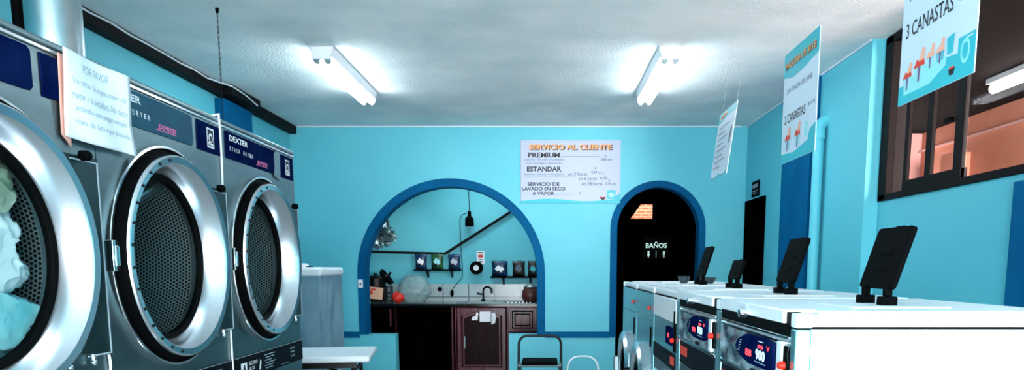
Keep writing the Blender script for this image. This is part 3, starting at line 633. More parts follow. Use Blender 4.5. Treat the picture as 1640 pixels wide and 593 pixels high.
# ------------------------------------------------------------------ dryers
def circle(cy, cz, r, n=64): return [(cy+r*math.cos(2*PI*i/n), cz+r*math.sin(2*PI*i/n)) for i in range(n)]
DC, ZU, ZL = .37, 1.362, .50
def dryer_door(t, zc, main=True):
    M = Matrix.Translation((0, DC, zc)) @ Matrix.Rotation(PI/2, 4, 'Y')
    dn = MB().lathe([(.330, .052), (.326, .055), (.306, .052), (.301, .047), (.272, -.026), (.272, -.045), (.29, -.045), (.312, .02), (.325, .03), (.334, .042), (.330, .052)], M, 96).build('door', 'steel_ring', t, smooth=30)
    MB().lathe([(.348, -.004), (.349, .014), (.353, .018), (.360, .017), (.363, .010), (.363, -.004)], M, 96).build('rim', 'steel_polished', t, smooth=30)
    MB().lathe([(.3475, .0), (.346, .010), (.338, .012), (.336, .046), (.333, .046), (.331, .010), (.333, .0)], M, 96).build('gasket', 'rubber', dn)
    MB().lathe([(.272, -.022), (.258, -.026), (.255, -.042), (.272, -.044)], M, 96).build('inner_gasket', 'rubber', dn)
    MB().lathe([(.258, -.03), (.22, -.038), (.15, -.046), (.08, -.050), (.0005, -.051)], M, 64).build('glass', 'door_glass', dn)
    for i in range(14):
        a = -PI/2-1.35+2.7*i/13
        MB().tube([M @ Vector((.316*math.cos(a), .316*math.sin(a), .051)), M @ Vector((.316*math.cos(a), .316*math.sin(a), .0565))], .0048, 8).build('screw_head', 'black_metal', dn)
    MB().box(.0, .030, DC-.372, DC-.338, zc-.045, zc+.045).box(.03, .036, DC-.368, DC-.345, zc-.03, zc+.03).build('hinge', 'steel_polished', dn, bevel=.004)
    # plate behind the door with a round cut-out
    n = 18; a0 = math.asin(.262/.368); arc = [(DC+.368*math.cos(a0-2*a0*i/n), zc+.368*math.sin(a0-2*a0*i/n)) for i in range(n+1)]
    pl = MB().plate(arc + [(.774, zc-.28), (.774, zc+.262)], [], lambda u, v, q: Vector((q, u, v)), .001, .022).build('side_plate', 'plate_steel', t, bevel=.004)
    ln = MB()
    ln.box(.022, .024, .763, .767, zc-.27, zc+.252).box(.022, .024, .65, .767, zc+.248, zc+.252).box(.022, .024, .66, .767, zc-.274, zc-.270)
    ln.build('edge_bead', 'silver_print', pl)
    for y in (.60, .70):
        MB().tube([(.012, y, zc-.268), (.012, y, zc-.290)], .006, 8).ball((.012, y, zc-.293), .009, 2).build('screw', 'steel_polished', pl)
    MB().lathe([(.014, 0), (.014, .02), (.009, .026), (0, .026)], Matrix.Translation((.022, .70, zc+.262)) @ Matrix.Rotation(PI/2, 4, 'Y'), 16).build('lock', 'black_plastic', pl)
    # drum
    Md = M
    dr = MB().lathe([(.30, -.07), (.345, -.09), (.345, -.72)], Md, 96).build('drum', 'perforated_steel', t)
    MB().lathe([(.345, -.72), (.02, -.73), (.0005, -.73)], Md, 64).build('drum_back', 'perforated_steel', dr)
    MB().lathe([(.276, -.045), (.278, -.068), (.302, -.072)], Md, 64).build('drum_lip', 'steel_dull', dr)
    for i in range(3):
        a = .35+2*PI*i/3; R = Md @ Matrix.Rotation(a, 4, 'Z')
        MB().plate([(.344, -.12), (.344, -.68), (.25, -.62), (.25, -.2)], [], lambda u, v, q: R @ Vector((u, q, v)), -.02, .02).build('baffle', 'steel_dull', dr, bevel=.012)
def make_dryer():
    t = thing('stack_dryer', (0, 0, 0), 'dryer', 'dryer', 'row of stacked dryers along the left wall')
    ytop = 1.90
    hole = [circle(DC, ZU, .350), circle(DC, ZL, .350)]
    MB().plate([(.002, .05), (.798, .05), (.798, ytop-.02), (.002, ytop-.02)], hole, lambda u, v, q: Vector((q, u, v)), -.02, 0).build('front_panel', 'steel', t, smooth=20)
    b = MB(); b.box(-1.08, -.02, .002, .014, .0, ytop-.02).box(-1.08, -.02, .786, .798, 0, ytop-.02).box(-1.08, -1.07, .014, .786, 0, ytop-.02).box(-1.08, -.02, .014, .786, .93, .95).box(-1.07, -.02, .014, .786, .0, .02)
    b.build('cabinet', 'steel_dull', t)
    MB().box(-1.08, .004, .002, .798, ytop-.02, ytop).build('top_panel', 'steel', t, bevel=.006)
    MB().box(0, .006, .002, .798, ytop-.032, ytop-.022).build('top_trim', 'steel_polished', t, bevel=.002)
    # name panels
    np_ = MB().plate([(.03, 1.757), (.555, 1.757), (.566, 1.768), (.566, 1.852), (.555, 1.862), (.03, 1.862)], [], lambda u, v, q: Vector((q, u, v)), .0, .004).build('name_panel', 'navy_panel', t)
    D = Decal(frame((.004, 0, 0), (0, 1, 0), (0, 0, 1)))
    D.text('white_print', 'DEXTER', .062, 1.828, .18, .022, bold=.03, n=.0008)
    for i, c in enumerate('STACK DRYER'):
        if c != ' ': D.text('white_print', c, .062+i*.0215, 1.790, .012, .016, n=.0008)
    D.text('pink_print', 'EXPRESS', .335, 1.776, .115, .015, bold=.03, shear=.3, n=.0008); D.rect('pink_print', .32, 1.770, .13, .003, .0008)
    D.build(np_, {})
    sp = MB().plate([(.600, 1.754), (.78, 1.754), (.78, 1.860), (.600, 1.860)], [], lambda u, v, q: Vector((q, u, v)), 0, .004).build('badge_panel', 'navy_panel', t, bevel=.0015)
    D = Decal(frame((.004, 0, 0), (0, 1, 0), (0, 0, 1)))
    D.rect('white_print', .672, 1.772, .056, .072, .0008); D.rect('black_print', .678, 1.778, .044, .060, .0012)
    D.poly('white_print', [(.700+.016*math.cos(a), 1.808+.018*math.sin(a)) for a in [i*PI/6 for i in range(12)]], .0016); D.rect('white_print', .681, 1.782, .012, .012, .0016); D.rect('white_print', .698, 1.781, .02, .008, .0016)
    D.poly('black_print', [(.700+.009*math.cos(a), 1.806+.011*math.sin(a)) for a in [i*PI/6 for i in range(12)]], .002)
    D.build(sp, {'white_print': 'printed_badge', 'black_print': 'printed_badge'})
    # control strip between the two drums
    cp = MB().box(.0, .006, .004, .796, .862, .962).build('control_panel', 'black_panel', t)
    D = Decal(frame((.006, 0, 0), (0, 1, 0), (0, 0, 1)))
    D.rect('silver_print', .004, .960, .79, .002, .0009)
    D.rect('white_print', .05, .885, .06, .05, .0008); D.poly('black_print', [(.062, .890), (.078, .93), (.088, .925), (.10, .890)], .0012)
    D.text('white_print', 'SECADO', .13, .918, .09, .016, n=.0008); D.text('white_print', '0,25', .13, .895, .06, .014, n=.0008); D.poly('white_print', [(.235, .885), (.25, .885), (.262, .92), (.25, .93)])
    for i in range(6): D.rect('faint_print', .30+(i % 2)*.01, .940-i*.012, .12-.02*(i % 3), .003, .0008)
    D.text('silver_print', 'HIGH', .62, .930, .06, .011, n=.0008); D.rect('faint_print', .62, .915, .06, .004); D.text('silver_print', 'LOW', .63, .892, .05, .011, n=.0008)
    D.rect('silver_print', .50, .872, .10, .002, .0008)
    D.build(cp, {})
    dryer_door(t, ZU); dryer_door(t, ZL)
    return t
XD = -1.259
d = make_dryer()
L3 = ['stainless stacked dryer nearest the camera with tumbling laundry behind its glass', 'middle stainless stacked dryer with empty dark drum beside the taped paper', 'farthest stainless stacked dryer, its DEXTER name panel fully visible']
dryers = [d]
for i in (1, 2): dryers.append(dup(d, (XD, 1.2525+.8*i, 0), L3[i]))
d.location = (XD, 1.2525, 0); d['label'] = L3[0]
# middle dryer name panel is sun-faded
for ch_ in dryers[1].children:
    if ch_.name.startswith('name_panel'):
        ch_.data = ch_.data.copy(); ch_.data.materials[0] = MATS['navy_panel_faded']; ch_['label'] = 'faded teal name panel'
    
b = MB().plate([(.52, 1.745), (.60, 1.735), (.605, 1.86), (.56, 1.868), (.53, 1.85), (.535, 1.80)], [], lambda u, v, q: Vector((XD+q, 2.8525+u, v)), .0045, .0060)
b.build('peeled_film', 'steel_dull', dryers[2], smooth=0)['label'] = 'torn silver film edge on the name panel'
# laundry inside the first dryer
y1 = 1.2525+DC
def cloth(cx, cy, cz, r, sc, seed, name, m, label):
    b = MB().ball((cx, cy, cz), r, 6, sc, .35, 1.8, seed)
    for v in b.bm.verts:
        q = v.co*1.0 + Vector((seed*1.7, 0, seed)); d = (v.co-Vector((cx, cy, cz))).normalized()
        w_ = Vector((noise.noise(q*6), noise.noise(q*6+Vector((9, 0, 0))), 0))*.06
        f = (1-abs(noise.noise((q+w_)*Vector((1, 1, .55)).length*12)*2.2))*.03 + (1-abs(noise.noise((q+w_)*42)*2))*.010
        v.co += d*f
        v.co.x = min(v.co.x, XD-.060+.006*noise.noise(v.co*15))
    solo(b, name, m, label, 'laundry', 'laundry in the nearest dryer', smooth=180)
cloth(XD-.19, y1+.10, ZU+.0, .175, (.8, .95, .55), 11, 'white_sheet', 'cloth_white', 'white sheet tumbling at the middle of the nearest dryer')
cloth(XD-.18, y1+.08, ZU-.165, .165, (.8, .95, .5), 4, 'teal_towel', 'cloth_teal', 'pale teal towel at the bottom of the nearest dryer')
cloth(XD-.18, y1+.07, ZU+.165, .16, (.8, 1.0, .5), 23, 'olive_shirt', 'cloth_olive', 'pale olive garment at the top of the nearest dryer')
# cords hanging over the seams
for i, lab in ((1, 'short white cord hanging between the first two dryers under the paper'), (2, 'white cord hanging down the seam left of the farthest dryer')):
    y = 1.2525+.8*i-.020
    zt = 1.905 if i == 2 else 1.085
    pts = ([(XD-.02, y, 1.907), (XD+.006, y+.004, 1.912)] if i == 2 else []) + [(XD+.005+.0008*math.sin(k*1.1), y+.003*math.sin(k*.9), zt-k*(zt-.80)/14) for k in range(15)]
    solo(MB().tube(pts, .004, 8), 'white_cord', 'plastic_white', lab, 'cord')
# taped paper notice
pn = thing('paper_notice', (XD+.03, 2.06, 1.66), 'white POR FAVOR paper notice taped over the first two dryers', 'notice')
PM = lambda u, v: Vector((XD+.012+.012*math.sin(3.1*u+1.5*v)**2+.03*max(0, u-.75)*max(0, .4-v)*4, 1.912+.295*u+.012*(1-v)*u, 1.668+.222*v-.006*math.sin(PI*u)*(1-v)-.035*max(0, u-.8)*(1-v)))
MB().grid(PM, 20, 20).build('sheet', 'paper', pn, smooth=60, solid=.0012)
lt = MB()
for s, a, b2, z, hh in (('POR FAVOR', .26, .68, .80, .095), ('Verificar la ropa antes de', .1, .93, .62, .085), ('meter a la secadora. No secar', .08, .95, .47, .085), ('prendas que vengan encajes', .12, .93, .32, .085), ('ropa de lana ropa delicada.', .12, .95, .17, .085)):
    me = text_mesh(s, .004, .3); xs = [p.co.x for p in me.vertices]; ys = [p.co.y for p in me.vertices]; k = len(lt.bm.verts)
    lt.mesh_in(me, Matrix.Identity(4)); lt.bm.verts.ensure_lookup_table()
    for v in lt.bm.verts[k:]:
        u = a+(v.co.x-min(xs))/(max(xs)-min(xs))*(b2-a); w = z+(v.co.y-min(ys))/(max(ys)-min(ys))*hh
        v.co = PM(u, w)+Vector((.0015, 0, 0))
lt.build('lettering', 'faint_print', pn, smooth=0)
solo(MB().grid(lambda u, v: Vector((XD+.006, 1.917-.012*(1-v)+.04*u, 1.672+.205*v-.03*u*(1-v))), 4, 8), 'peach_paper', 'peach_paper', 'peach coloured paper strip peeking out left of the notice', 'paper', solid=.001)

# ------------------------------------------------------------------ washers
WH, WW, WD = 1.236, .68, .62
def porthole(t, zc, r):
    M = Matrix.Translation((0, WW/2, zc)) @ Matrix.Rotation(-PI/2, 4, 'Y')
    dn = MB().lathe([(r, .002), (r, .035), (r-.015, .052), (r-.05, .050), (r-.065, .035), (r-.07, .006)], M, 64).build('door', 'steel_ring', t)
    MB().lathe([(r-.068, .012), (r-.075, .03), (r-.08, .012)], M, 64).build('gasket', 'rubber', dn)
    MB().lathe([(r-.07, .02), (r-.11, .045), (r-.16, .055), (.0005, .058)], M, 48).build('glass', 'clear_glass', dn)
    MB().lathe([(r-.07, .004), (.0005, .003)], M, 48).build('drum_mouth', 'rubber', dn)
    MB().box(-.075, -.0, WW/2+r-.01, WW/2+r+.03, zc-.05, zc+.05).build('hinge', 'steel_dull', dn, bevel=.005)
    MB().box(-.065, -.0, WW/2-r-.03, WW/2-r+.01, zc-.04, zc+.04).build('handle', 'black_plastic', dn, bevel=.006)
def disp_lid(t, hh):
    x, y0, y1_, z = .285, .185, .362, WH
    gs = []
    for y in (y0+.03, y1_-.03):
        g = MB(); gs.append(g)
        g.box(x-.018, x+.020, y-.016, y+.016, z, z+.024)
        g.box(x-.008, x+.010, y-.009, y+.009, z+.024, z+.05)
    R = Matrix.Translation((x, 0, z+.042)) @ Matrix.Rotation(math.radians(17), 4, 'Y')
    pts = []
    rr = .012
    for cx, cz, a0 in ((y0+rr, rr, PI), (y1_-rr, rr, 1.5*PI), (y1_-rr, hh-rr, 0), (y0+rr, hh-rr, .5*PI)):
        pts += [(cx+rr*math.cos(a0+i*PI/8), cz+rr*math.sin(a0+i*PI/8)) for i in range(5)]
    ld = MB().plate(pts, [], lambda u, v, q: R @ Vector((q, u, v)), -.006, .006).build('dispenser_lid', 'black_plastic', t, bevel=.003)
    for g in gs: g.build('hinge', 'black_plastic', ld, bevel=.003)
    MB().box(-.009, -.006, y0+.06, y1_-.06, hh*.30, hh*.36, R).box(-.009, -.006, y0+.06, y1_-.06, hh*.55, hh*.60, R).box(.004, .012, (y0+y1_)/2-.02, (y0+y1_)/2+.02, hh-.004, hh+.006, R).build('lid_rib', 'black_plastic', ld)
def make_washer(var, loc, label, lid):
    t = thing('washing_machine', (0, 0, 0), label, 'washer', 'row of front loading washers')
    z1 = 1.200
    MB().box(.004, WD, .004, WW-.004, .05, z1).build('cabinet', 'enamel_white', t, bevel=.003)
    MB().box(.03, WD-.02, .02, WW-.02, 0, .05).build('plinth', 'black_plastic', t)
    tp = MB().box(.0, WD+.005, .0015, WW-.0015, z1+.003, WH-.006).build('top_panel', 'enamel_white', t, bevel=.006, seg=3)
    MB().box(.05, WD-.03, .03, WW-.03, WH-.006, WH).build('top_plate', 'plastic_white', tp, bevel=.004)
    MB().box(.17, .40, .14, .42, WH-.001, WH+.003).build('dispenser_rim', 'plastic_white', tp, bevel=.001)
    for y0, y1_ in ((0, .034), (WW-.034, WW)):
        MB().box(-.006, .03, y0+(.001 if y0 == 0 else 0), y1_, .05, z1-.001).build('corner_post', 'reflection_tint_steel', t, bevel=.004)
        MB().box(-.006, .03, y0-(.001 if y0 == 0 else 0), y1_, z1+.001, WH-.0045).build('corner_cap', 'plastic_white', t, bevel=.003)
    A = .036; B = WW-.036
    MB().box(-.004, WD+.003, .001, WW-.001, z1-.001, z1+.0035).build('seam', 'rubber', t)
    if var == 'film':
        MB().box(-.006, .02, A, B, 1.180, 1.2325).build('channel', 'rubber', t)
        MB().box(-.014, .06, A+.025, B-.01, 1.207, 1.2375).build('drawer_front', 'plastic_white', t, bevel=.003)
        MB().lathe([(.012, 0), (.012, .02), (.009, .022), (0, .022)], Matrix.Translation((-.012, WW*.52, 1.212)) @ Matrix.Rotation(-PI/2, 4, 'Y'), 16).build('lock', 'steel_polished', t)
        MB().box(-.008, .004, A, B, 1.172, 1.179).box(-.006, .004, A, B, 1.162, 1.167).build('rail', 'steel_polished', t, bevel=.001)
        fa = MB()
        fa.grid(lambda u, v: Vector((-.005-.007*abs(noise.noise(Vector((u*5+v, v*2-u*2, 2))))-.002*noise.noise(Vector((u*9, v*3, 5))), A+(B-A)*u, 1.06+.10*v)), 60, 20)
        fa = fa.build('fascia', 'film_steel', t, smooth=180)
        MB().box(-.001, .01, A, B, 1.05, 1.165).build('fascia_back', 'steel_dull', t)
        dsp = MB().plate([(.11, 1.097), (.11, 1.157), (.17, 1.163), (.33, 1.160), (.41, 1.140), (.44, 1.120), (.40, 1.098), (.30, 1.085), (.15, 1.088)], [], lambda u, v, q: Vector((q, u, v)), -.018, -.010).build('display', 'navy_panel', t, bevel=.002)
        D = Decal(frame((-.018, .44, 1.08), (0, -1, 0), (0, 0, 1)))
        D.text('digit_blue', '900', .20, .025, .075, .026, bold=.03); D.text('digit_red', '88', .11, .025, .055, .018, bold=.02); D.text('digit_red', '88', .215, .054, .045, .009, bold=.02)
        D.text('digit_red', '∇' if False else 'V', .285, .055, .025, .011, bold=.02); D.rect('white_print', .22, .070, .04, .002); D.rect('faint_print', .19, .018, .09, .002)
        for k in range(5): D.rect('silver_print', .035+.004*k, .030+.007*k, .018, .002)
        D.build(dsp, {'digit_blue': 'digits', 'digit_red': 'digits'})
        MB().box(-.014, 0, .064, .098, 1.062, 1.165).build('side_strip', 'plastic_white', t, bevel=.002)
        cs = MB().box(-.012, 0, .038, .058, 1.075, 1.158).build('coin_slot', 'black_plastic', t, bevel=.002)
        MB().lathe([(.0095, 0), (.0095, .010), (.006, .016), (0, .017)], Matrix.Translation((-.010, .048, 1.115)) @ Matrix.Rotation(-PI/2, 4, 'Y'), 20).build('button', 'red_plastic', cs)
        MB().box(-.012, 0, .25, .31, 1.064, 1.072).build('badge', 'black_panel', t)
        MB().box(-.006, .01, A, B, 1.045, 1.056).build('rail', 'steel_polished', t, bevel=.001)
        lo = MB().box(-.002, .01, A, B, .955, 1.043).build('lower_band', 'black_panel', t)
        MB().box(-.0035, -.002, .50, .62, .99, 1.025).build('red_label', 'red_print', lo)
        MB().box(-.002, .01, A, B, .12, .95).build('front_panel', 'steel', t)
        porthole(t, .66, .235)
    elif var == 'bagged':
        MB().box(-.008, .01, A, B, 1.10, 1.199).build('upper_panel', 'enamel_white', t, bevel=.004)
        MB().box(-.002, .01, A, B, .97, 1.098).build('fascia', 'reflection_tint_steel', t)
        dsp = MB().box(-.010, 0, .12, .26, 1.0, 1.075).build('display', 'navy_panel', t, bevel=.002)
        D = Decal(frame((-.010, .26, 1.0), (0, -1, 0), (0, 0, 1))); D.text('digit_red', '88', .05, .03, .05, .02, bold=.02); D.build(dsp, {'digit_red': 'digits'})
        cs = MB().box(-.012, 0, .04, .065, .98, 1.15).build('coin_slot', 'black_plastic', t, bevel=.002)
        MB().lathe([(.010, 0), (.010, .010), (.007, .016), (0, .017)], Matrix.Translation((-.010, .055, 1.03)) @ Matrix.Rotation(-PI/2, 4, 'Y'), 20).build('button', 'red_plastic', cs)
        lo = MB().box(-.004, .01, A, B, .90, .968).build('lower_band', 'black_panel', t); MB().box(-.006, -.004, .08, .16, .92, .955).build('red_label', 'red_print', lo)
        MB().box(-.002, .01, A, B, .12, .898).build('front_panel', 'steel', t)
        porthole(t, .65, .225)
    else:
        MB().box(-.004, .01, A, B, 1.062, 1.199).build('fascia', 'reflection_tint_steel', t, bevel=.002)
        cs = MB().box(-.006, 0, .05, .09, 1.108, 1.142).build('control', 'steel_dull', t, bevel=.002)
        MB().lathe([(.008, 0), (.008, .008), (.005, .013), (0, .014)], Matrix.Translation((-.010, .07, 1.125)) @ Matrix.Rotation(-PI/2, 4, 'Y'), 20).build('button', 'red_plastic', cs)
        MB().box(-.010, 0, .04, .065, .93, 1.03).build('coin_slot', 'black_plastic', t, bevel=.002)
        MB().box(-.002, .01, A, B, .12, 1.058).build('front_panel', 'reflection_tint_steel', t)
        porthole(t, .68, .245)
    if lid: disp_lid(t, lid)
    t.location = loc
    return t
Y0 = 1.51
spec = [('film', .155, 'washing machine nearest the camera with white side, film on its panel and open lid'),
        ('film', .155, 'second washing machine from the camera, film wrapped panel with red button'),
        ('bagged', .085, 'middle washing machine with plain white upper panel and short black lid'),
        ('plain', .165, 'fourth washing machine from the camera with bowls beside its tall lid'),
        ('plain', 0, 'farthest washing machine in the row, beside the narrow arch')]
for i, (v, l, lab) in enumerate(spec): make_washer(v, (.536, Y0+WW*i, 0), lab, l)
def bowl(x, y, r, h, label):
    solo(MB().lathe([(0, .0), (r*.55, 0), (r*.85, h*.5), (r, h), (r*.96, h), (r*.8, h*.5), (r*.5, .008), (0, .008)], Matrix.Translation((x, y, WH+.001)), 32), 'metal_bowl', 'bowl_steel', label, 'bowl')
bowl(.92, 4.10, .055, .036, 'round metal bowl on the washer right of the black lid')
bowl(.80, 4.17, .035, .04, 'smaller pale bowl on the washer left of the black lid')

# ------------------------------------------------------------------ hanging boards
def basket(D, u, v, s, ink='red_print', body='pale_teal_print'):
    D.poly(body, [(u-.5*s, v), (u+.5*s, v), (u+.62*s, v+.75*s), (u-.62*s, v+.75*s)], .0010)
    for k in range(4): D.rect('board_white', u-.42*s+k*.25*s, v+.1*s, .06*s, .5*s, .0013)
    D.poly(ink, [(u-.7*s, v+.7*s), (u+.65*s, v+.7*s), (u+.5*s, v+1.15*s), (u+.1*s, v+1.0*s), (u-.3*s, v+1.2*s)], .0015)
    D.poly('pale_orange_print', [(u-.1*s, v+1.0*s), (u+.5*s, v+1.05*s), (u+.65*s, v+1.6*s), (u+.35*s, v+1.8*s)], .0017)
    D.poly('violet_print', [(u-.1*s, v-.2*s), (u+.08*s, v-.2*s), (u+.18*s, v+.7*s), (u-.12*s, v+.7*s)], .0019)
def board(name, y0, y1, z0, z1, x, label, kind, tilt=0.):
    t = thing(name, (x, (y0+y1)/2, z0), label, 'sign', 'boards hanging over the washers')
    w, h = y1-y0, z1-z0
    MB().box(x, x+.003, y0, y1, z0, z1).build('board', 'board_white', t, bevel=.0005)
    D = Decal(frame((x, y1, z0), (0, -1, 0), (0, 0, 1)))
    if kind == 'list':
        D.poly('teal_print', [(0, h*.83), (w*.5, h*.90), (w, h*.88), (w, h), (0, h)])
        D.poly('orange_print', [(w*.1, h*.885), (w*.45, h*.93), (w*.45, h*.985), (w*.1, h*.95)], .001)
        D.text('black_print', 'PASOS', w*.12, h*.90, w*.34, h*.05, bold=.03)
        for k in range(8): D.rect('grey_print', w*.1, h*(.76-k*.085), w*(.62-.22*(k % 2)), h*.014); D.rect('grey_print', w*.14, h*(.735-k*.085), w*(.3+.1*(k % 3)), h*.008)
        D.poly('grey_print', [(w*.80, h*.45), (w*.88, h*.45), (w*.92, h*.65), (w*.84, h*.70)])
        D.poly('teal_print', [(0, 0), (w, 0), (w, h*.06), (w*.75, h*.02), (w*.5, h*.05), (w*.25, h*.02), (0, h*.05)])
    else:
        nb = 3 if kind == 3 else 2
        D.poly('teal_print', [(0, h*.79), (w*.3, h*.745), (w*.65, h*.765), (w, h*.80), (w, h), (0, h)])
        D.text('black_print', 'MAQUINA DE %s' % ('60 LB' if nb == 3 else '30 LB'), w*.06, h*.835, w*.88, h*.075, bold=.04, n=.0010, serif=True); D.text('orange_print', 'MAQUINA DE %s' % ('60 LB' if nb == 3 else '30 LB'), w*.05, h*.84, w*.88, h*.075, bold=.02, n=.0018, serif=True)
        if nb == 3:
            D.text('black_print', '3 CANASTAS', w*.07, h*.385, w*.64, h*.085, shear=0., bold=.004, serif=True)
            D.text('grey_print', '$ 2,50', w*.77, h*.41, w*.18, h*.05)
            D.text('grey_print', '1 TAZA DE JAB.', w*.1, h*.58, w*.74, h*.055, bold=0)
            D.poly('teal_print', [(0, 0), (w, 0), (w, h*.215), (w*.80, h*.215), (w*.80, h*.14), (w*.5, h*.16), (w*.3, h*.12), (0, h*.11)], .0006)
            D.poly('pale_teal_print', [(w*.08, h*.05), (w*.45, h*.05), (w*.66, h*.11), (w*.66, h*.16), (w*.40, h*.17), (w*.08, h*.12)], .0008)
            basket(D, w*.13, h*.09, w*.10); basket(D, w*.30, h*.11, w*.12)
            basket(D, w*.45, h*.15, w*.085, 'pale_orange_print'); basket(D, w*.58, h*.15, w*.085, 'pale_orange_print', 'teal_print')
            D.poly('teal_print', [(w*.67, h*.16), (w*.74, h*.16), (w*.75, h*.26), (w*.66, h*.25)], .0012)
            D.poly('pale_teal_print', [(w*.89+w*.055*math.cos(a), h*.135+h*.065*math.sin(a)) for a in [i*PI/10 for i in range(20)]], .0012)
            D.poly('teal_print', [(w*.89+w*.035*math.cos(a), h*.135+h*.043*math.sin(a)) for a in [i*PI/10 for i in range(20)]], .0016)
            D.rect('board_white', w*.90, h*.195, w*.07, h*.008, .0012)
            D.poly('black_print', [(w*.70, h*.075), (w*.78, h*.075), (w*.765, h*.04), (w*.715, h*.04)], .0012); D.rect('red_print', w*.71, h*.073, w*.06, h*.012, .0016)
        else:
            D.text('grey_print', '3/4 TAZA DE JAB.', w*.12, h*.61, w*.74, h*.055, shear=.1, bold=0); D.text('black_print', '2 CANASTAS', w*.08, h*.355, w*.62, h*.08, bold=.004, serif=True); D.text('grey_print', '$ 1,75', w*.78, h*.40, w*.18, h*.03)
            basket(D, w*.20, h*.12, w*.13); basket(D, w*.50, h*.12, w*.13)
            D.poly('pale_teal_print', [(w*.7, h*.15), (w*.78, h*.15), (w*.78, h*.28), (w*.7, h*.28)])
            D.poly('teal_print', [(0, 0), (w, 0), (w, h*.24), (w*.84, h*.20), (w*.80, h*.12), (w*.4, h*.07), (0, h*.09)], .0008)
    D.build(t, {'teal_print': 'printed_band', 'red_print': 'printed_basket', 'pale_teal_print': 'printed_basket', 'pale_orange_print': 'printed_basket', 'violet_print': 'printed_basket', 'board_white': 'printed_bars'})
    b = MB()
    for y in (y0+.03, y1-.03): b.tube([(x+.003, y, z1-.005), (x+.003, y, ZC)], .0004, 5)
    b.build('hanging_thread', 'rod', t)
    if kind == 'list': t.rotation_euler = (0, .13, 0); t.location.x -= .045
board('hanging_board', 1.742, 2.105, 1.782, 2.235, 1.0, 'nearest hanging board reading 3 CANASTAS above the first washer', 3)
board('hanging_board', 2.737, 3.124, 1.762, 2.205, 1.0, 'hanging board reading 2 CANASTAS above the second washer', 2)
board('hanging_board', 3.88, 4.26, 1.825, 2.20, 1.0, 'farthest hanging board with a list of printed lines', 'list')

# ------------------------------------------------------------------ covered appliance, table, chairs
ap = thing('covered_appliance', (-2.05, 5.76, 0), 'tall appliance with white top under a grey fabric cover behind the dryers', 'appliance')
ax0, ax1, ay0, ay1, az = -2.38, -1.72, 5.47, 6.05, 1.265
def cover(u, v):
    per = 2*((ax1-ax0)+(ay1-ay0)); s_ = u*per; w, dpt = ax1-ax0, ay1-ay0
    if s_ < w: p, nrm = Vector((ax0+s_, ay0, 0)), Vector((0, -1, 0))
    elif s_ < w+dpt: p, nrm = Vector((ax1, ay0+s_-w, 0)), Vector((1, 0, 0))
    elif s_ < 2*w+dpt: p, nrm = Vector((ax1-(s_-w-dpt), ay1, 0)), Vector((0, 1, 0))
    else: p, nrm = Vector((ax0, ay1-(s_-2*w-dpt), 0)), Vector((-1, 0, 0))
    a = (1-v)
    fold = .030*a*math.sin(u*60+2.5*v)+.022*noise.noise(Vector((u*22-v*3, v*4, 3)))*(1 if v < .97 else .1)+.012*a
    return p+nrm*fold+Vector((0, 0, .04+(az-.04)*v))
MB().grid(cover, 200, 40, True).build('fabric_cover', 'grey_fabric', ap, smooth=180)
MB().box(ax0+.02, ax1-.02, ay0+.02, ay1-.02, 0, az).build('body', 'plastic_white', ap)
MB().box(ax0-.012, ax1+.014, ay0-.012, ay1+.012, az-.005, az+.065).build('top', 'plastic_white', ap, bevel=.022, seg=4)
MB().lathe([(.045, 0), (.045, .02), (.03, .03), (0, .03)], Matrix.Translation((-1.90, 5.62, az+.064)), 24, True).build('cap', 'plastic_white', ap)
MB().box(-1.86, -1.82, 5.58, 5.62, az+.065, az+.072).build('clip', 'black_plastic', ap)
tb = thing('folding_table', (-1.8, 4.9, 0), 'white plastic folding table with dark legs at the end of the dryers', 'table')
MB().box(-2.4, -1.21, 4.62, 5.24, .70, .742).build('tabletop', 'plastic_white', tb, bevel=.014, seg=3)
for x in (-1.33, -2.26):
    for y in (4.70, 5.16): MB().tube([(x+.04*(1 if x > -2 else -1), y, 0), (x, y, .695)], .014, 10).build('leg', 'black_metal', tb)
    MB().tube([(x+.03*(1 if x > -2 else -1), 4.70, .14), (x+.03*(1 if x > -2 else -1), 5.16, .14)], .010, 8).tube([(x, 4.70, .62), (x, 5.16, .62)], .010, 8).build('crossbar', 'black_metal', tb)
    MB().tube([(x, 4.93, .55), (-1.8+.12*(1 if x > -2 else -1), 4.93, .69)], .010, 8).build('brace', 'black_metal', tb)
MB().box(-2.3, -1.3, 4.66, 4.69, .66, .695).box(-2.3, -1.3, 5.17, 5.20, .66, .695).build('rail', 'black_metal', tb)
tb.rotation_euler = (0, 0, .15)
def hoop(x0, x1, y, z0, z1, r, bend=.09, lean=.0):
    pts = [(x0, y-lean, z0), (x0, y, z1-bend)]
    pts += [(x0+bend-bend*math.cos(a), y, z1-bend+bend*math.sin(a)) for a in [i*PI/2/6 for i in range(1, 7)]]
    pts += [(x1-bend+bend*math.sin(a), y, z1-bend+bend*math.cos(a)) for a in [i*PI/2/6 for i in range(0, 7)]]
    return MB().tube(pts + [(x1, y-lean, z0)], r, 12)
c1 = thing('folding_chair', (-.05, 6.3, 0), 'black seated metal folding chair before the back wall', 'chair')
hoop(-.245, .135, 6.42, 0.0, .715, .0115, .075, .28).build('back_frame', 'black_metal', c1)
for x in (-.225, .115): MB().tube([(x, 6.52, 0), (x, 6.12, .50)], .011, 10).build('leg', 'steel', c1)
MB().box(-.21, .10, 6.04, 6.36, .495, .525).build('seat', 'black_plastic', c1, bevel=.012, seg=3)
MB().tube([(-.22, 6.20, .12), (.11, 6.20, .12)], .008, 8).tube([(-.22, 6.46, .1), (.11, 6.46, .1)], .008, 8).build('crossbar', 'steel', c1)
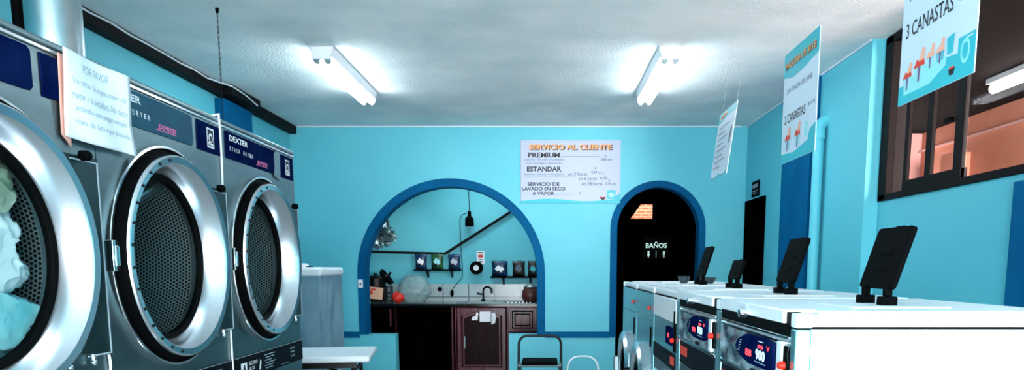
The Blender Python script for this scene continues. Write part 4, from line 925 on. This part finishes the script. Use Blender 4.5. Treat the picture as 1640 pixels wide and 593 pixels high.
MB().tube([(-.235, 6.10, .488), (-.235, 6.40, .488)], .007, 8).tube([(.125, 6.10, .488), (.125, 6.40, .488)], .007, 8).tube([(-.235, 6.045, .49), (.125, 6.045, .49)], .009, 8).build('seat_rail', 'steel', c1)
c2 = thing('small_chair', (.34, 6.4, 0), 'low white hoop-backed chair right of the black folding chair', 'chair')
hoop(.195, .475, 6.45, 0, .525, .008, .11, .12).build('back_frame', 'plastic_white', c2)
for x in (.215, .455): MB().tube([(x, 6.2, 0), (x, 6.22, .28)], .008, 8).build('leg', 'plastic_white', c2)
MB().box(.20, .47, 6.17, 6.43, .28, .30).build('seat', 'plastic_white', c2, bevel=.008)

# ------------------------------------------------------------------ light
def area(name, loc, rot, sx, sy, e, col=(1, 1, 1)):
    l = bpy.data.lights.new(name, 'AREA'); l.shape = 'RECTANGLE'; l.size = sx; l.size_y = sy; l.energy = e; l.color = col
    o = bpy.data.objects.new(name, l); C.objects.link(o); o.location = loc; o.rotation_euler = rot; return o
area('daylight_entrance', (-.2, YF-.05, 1.25), (PI/2, 0, 0), 4.1, 2.4, 260, (.95, .98, 1))
area('fill_neighbour', (3.6, .3, 2.2), (math.radians(75), 0, 0), 2.0, 1.4, 800, (1, .95, .92))  # fill lamp added to brighten the neighbouring room, no opening there
area('daylight_lightwell', (1.2, 9.6, 2.74), (0, 0, 0), 1.2, .5, 14, (1, .95, .9))
area('daylight_back_door', (4.5, 9.75, 1.5), (PI/2, 0, PI), .7, 2.8, 60, (1, 1, 1))
area('soft_fill_kitchen', (-.7, 8.6, ZC-.05), (0, 0, 0), 1.2, .25, 8, (.95, 1, 1))  # soft lamp added under the ceiling so shelf shadows drop straight down
w = bpy.data.worlds.new('world'); S.world = w; w.use_nodes = True
w.node_tree.nodes['Background'].inputs[0].default_value = (.85, .93, 1, 1); w.node_tree.nodes['Background'].inputs[1].default_value = 1.2
S.view_settings.view_transform = 'Standard'; S.view_settings.look = 'None'; S.view_settings.exposure = .92; S.view_settings.gamma = 1
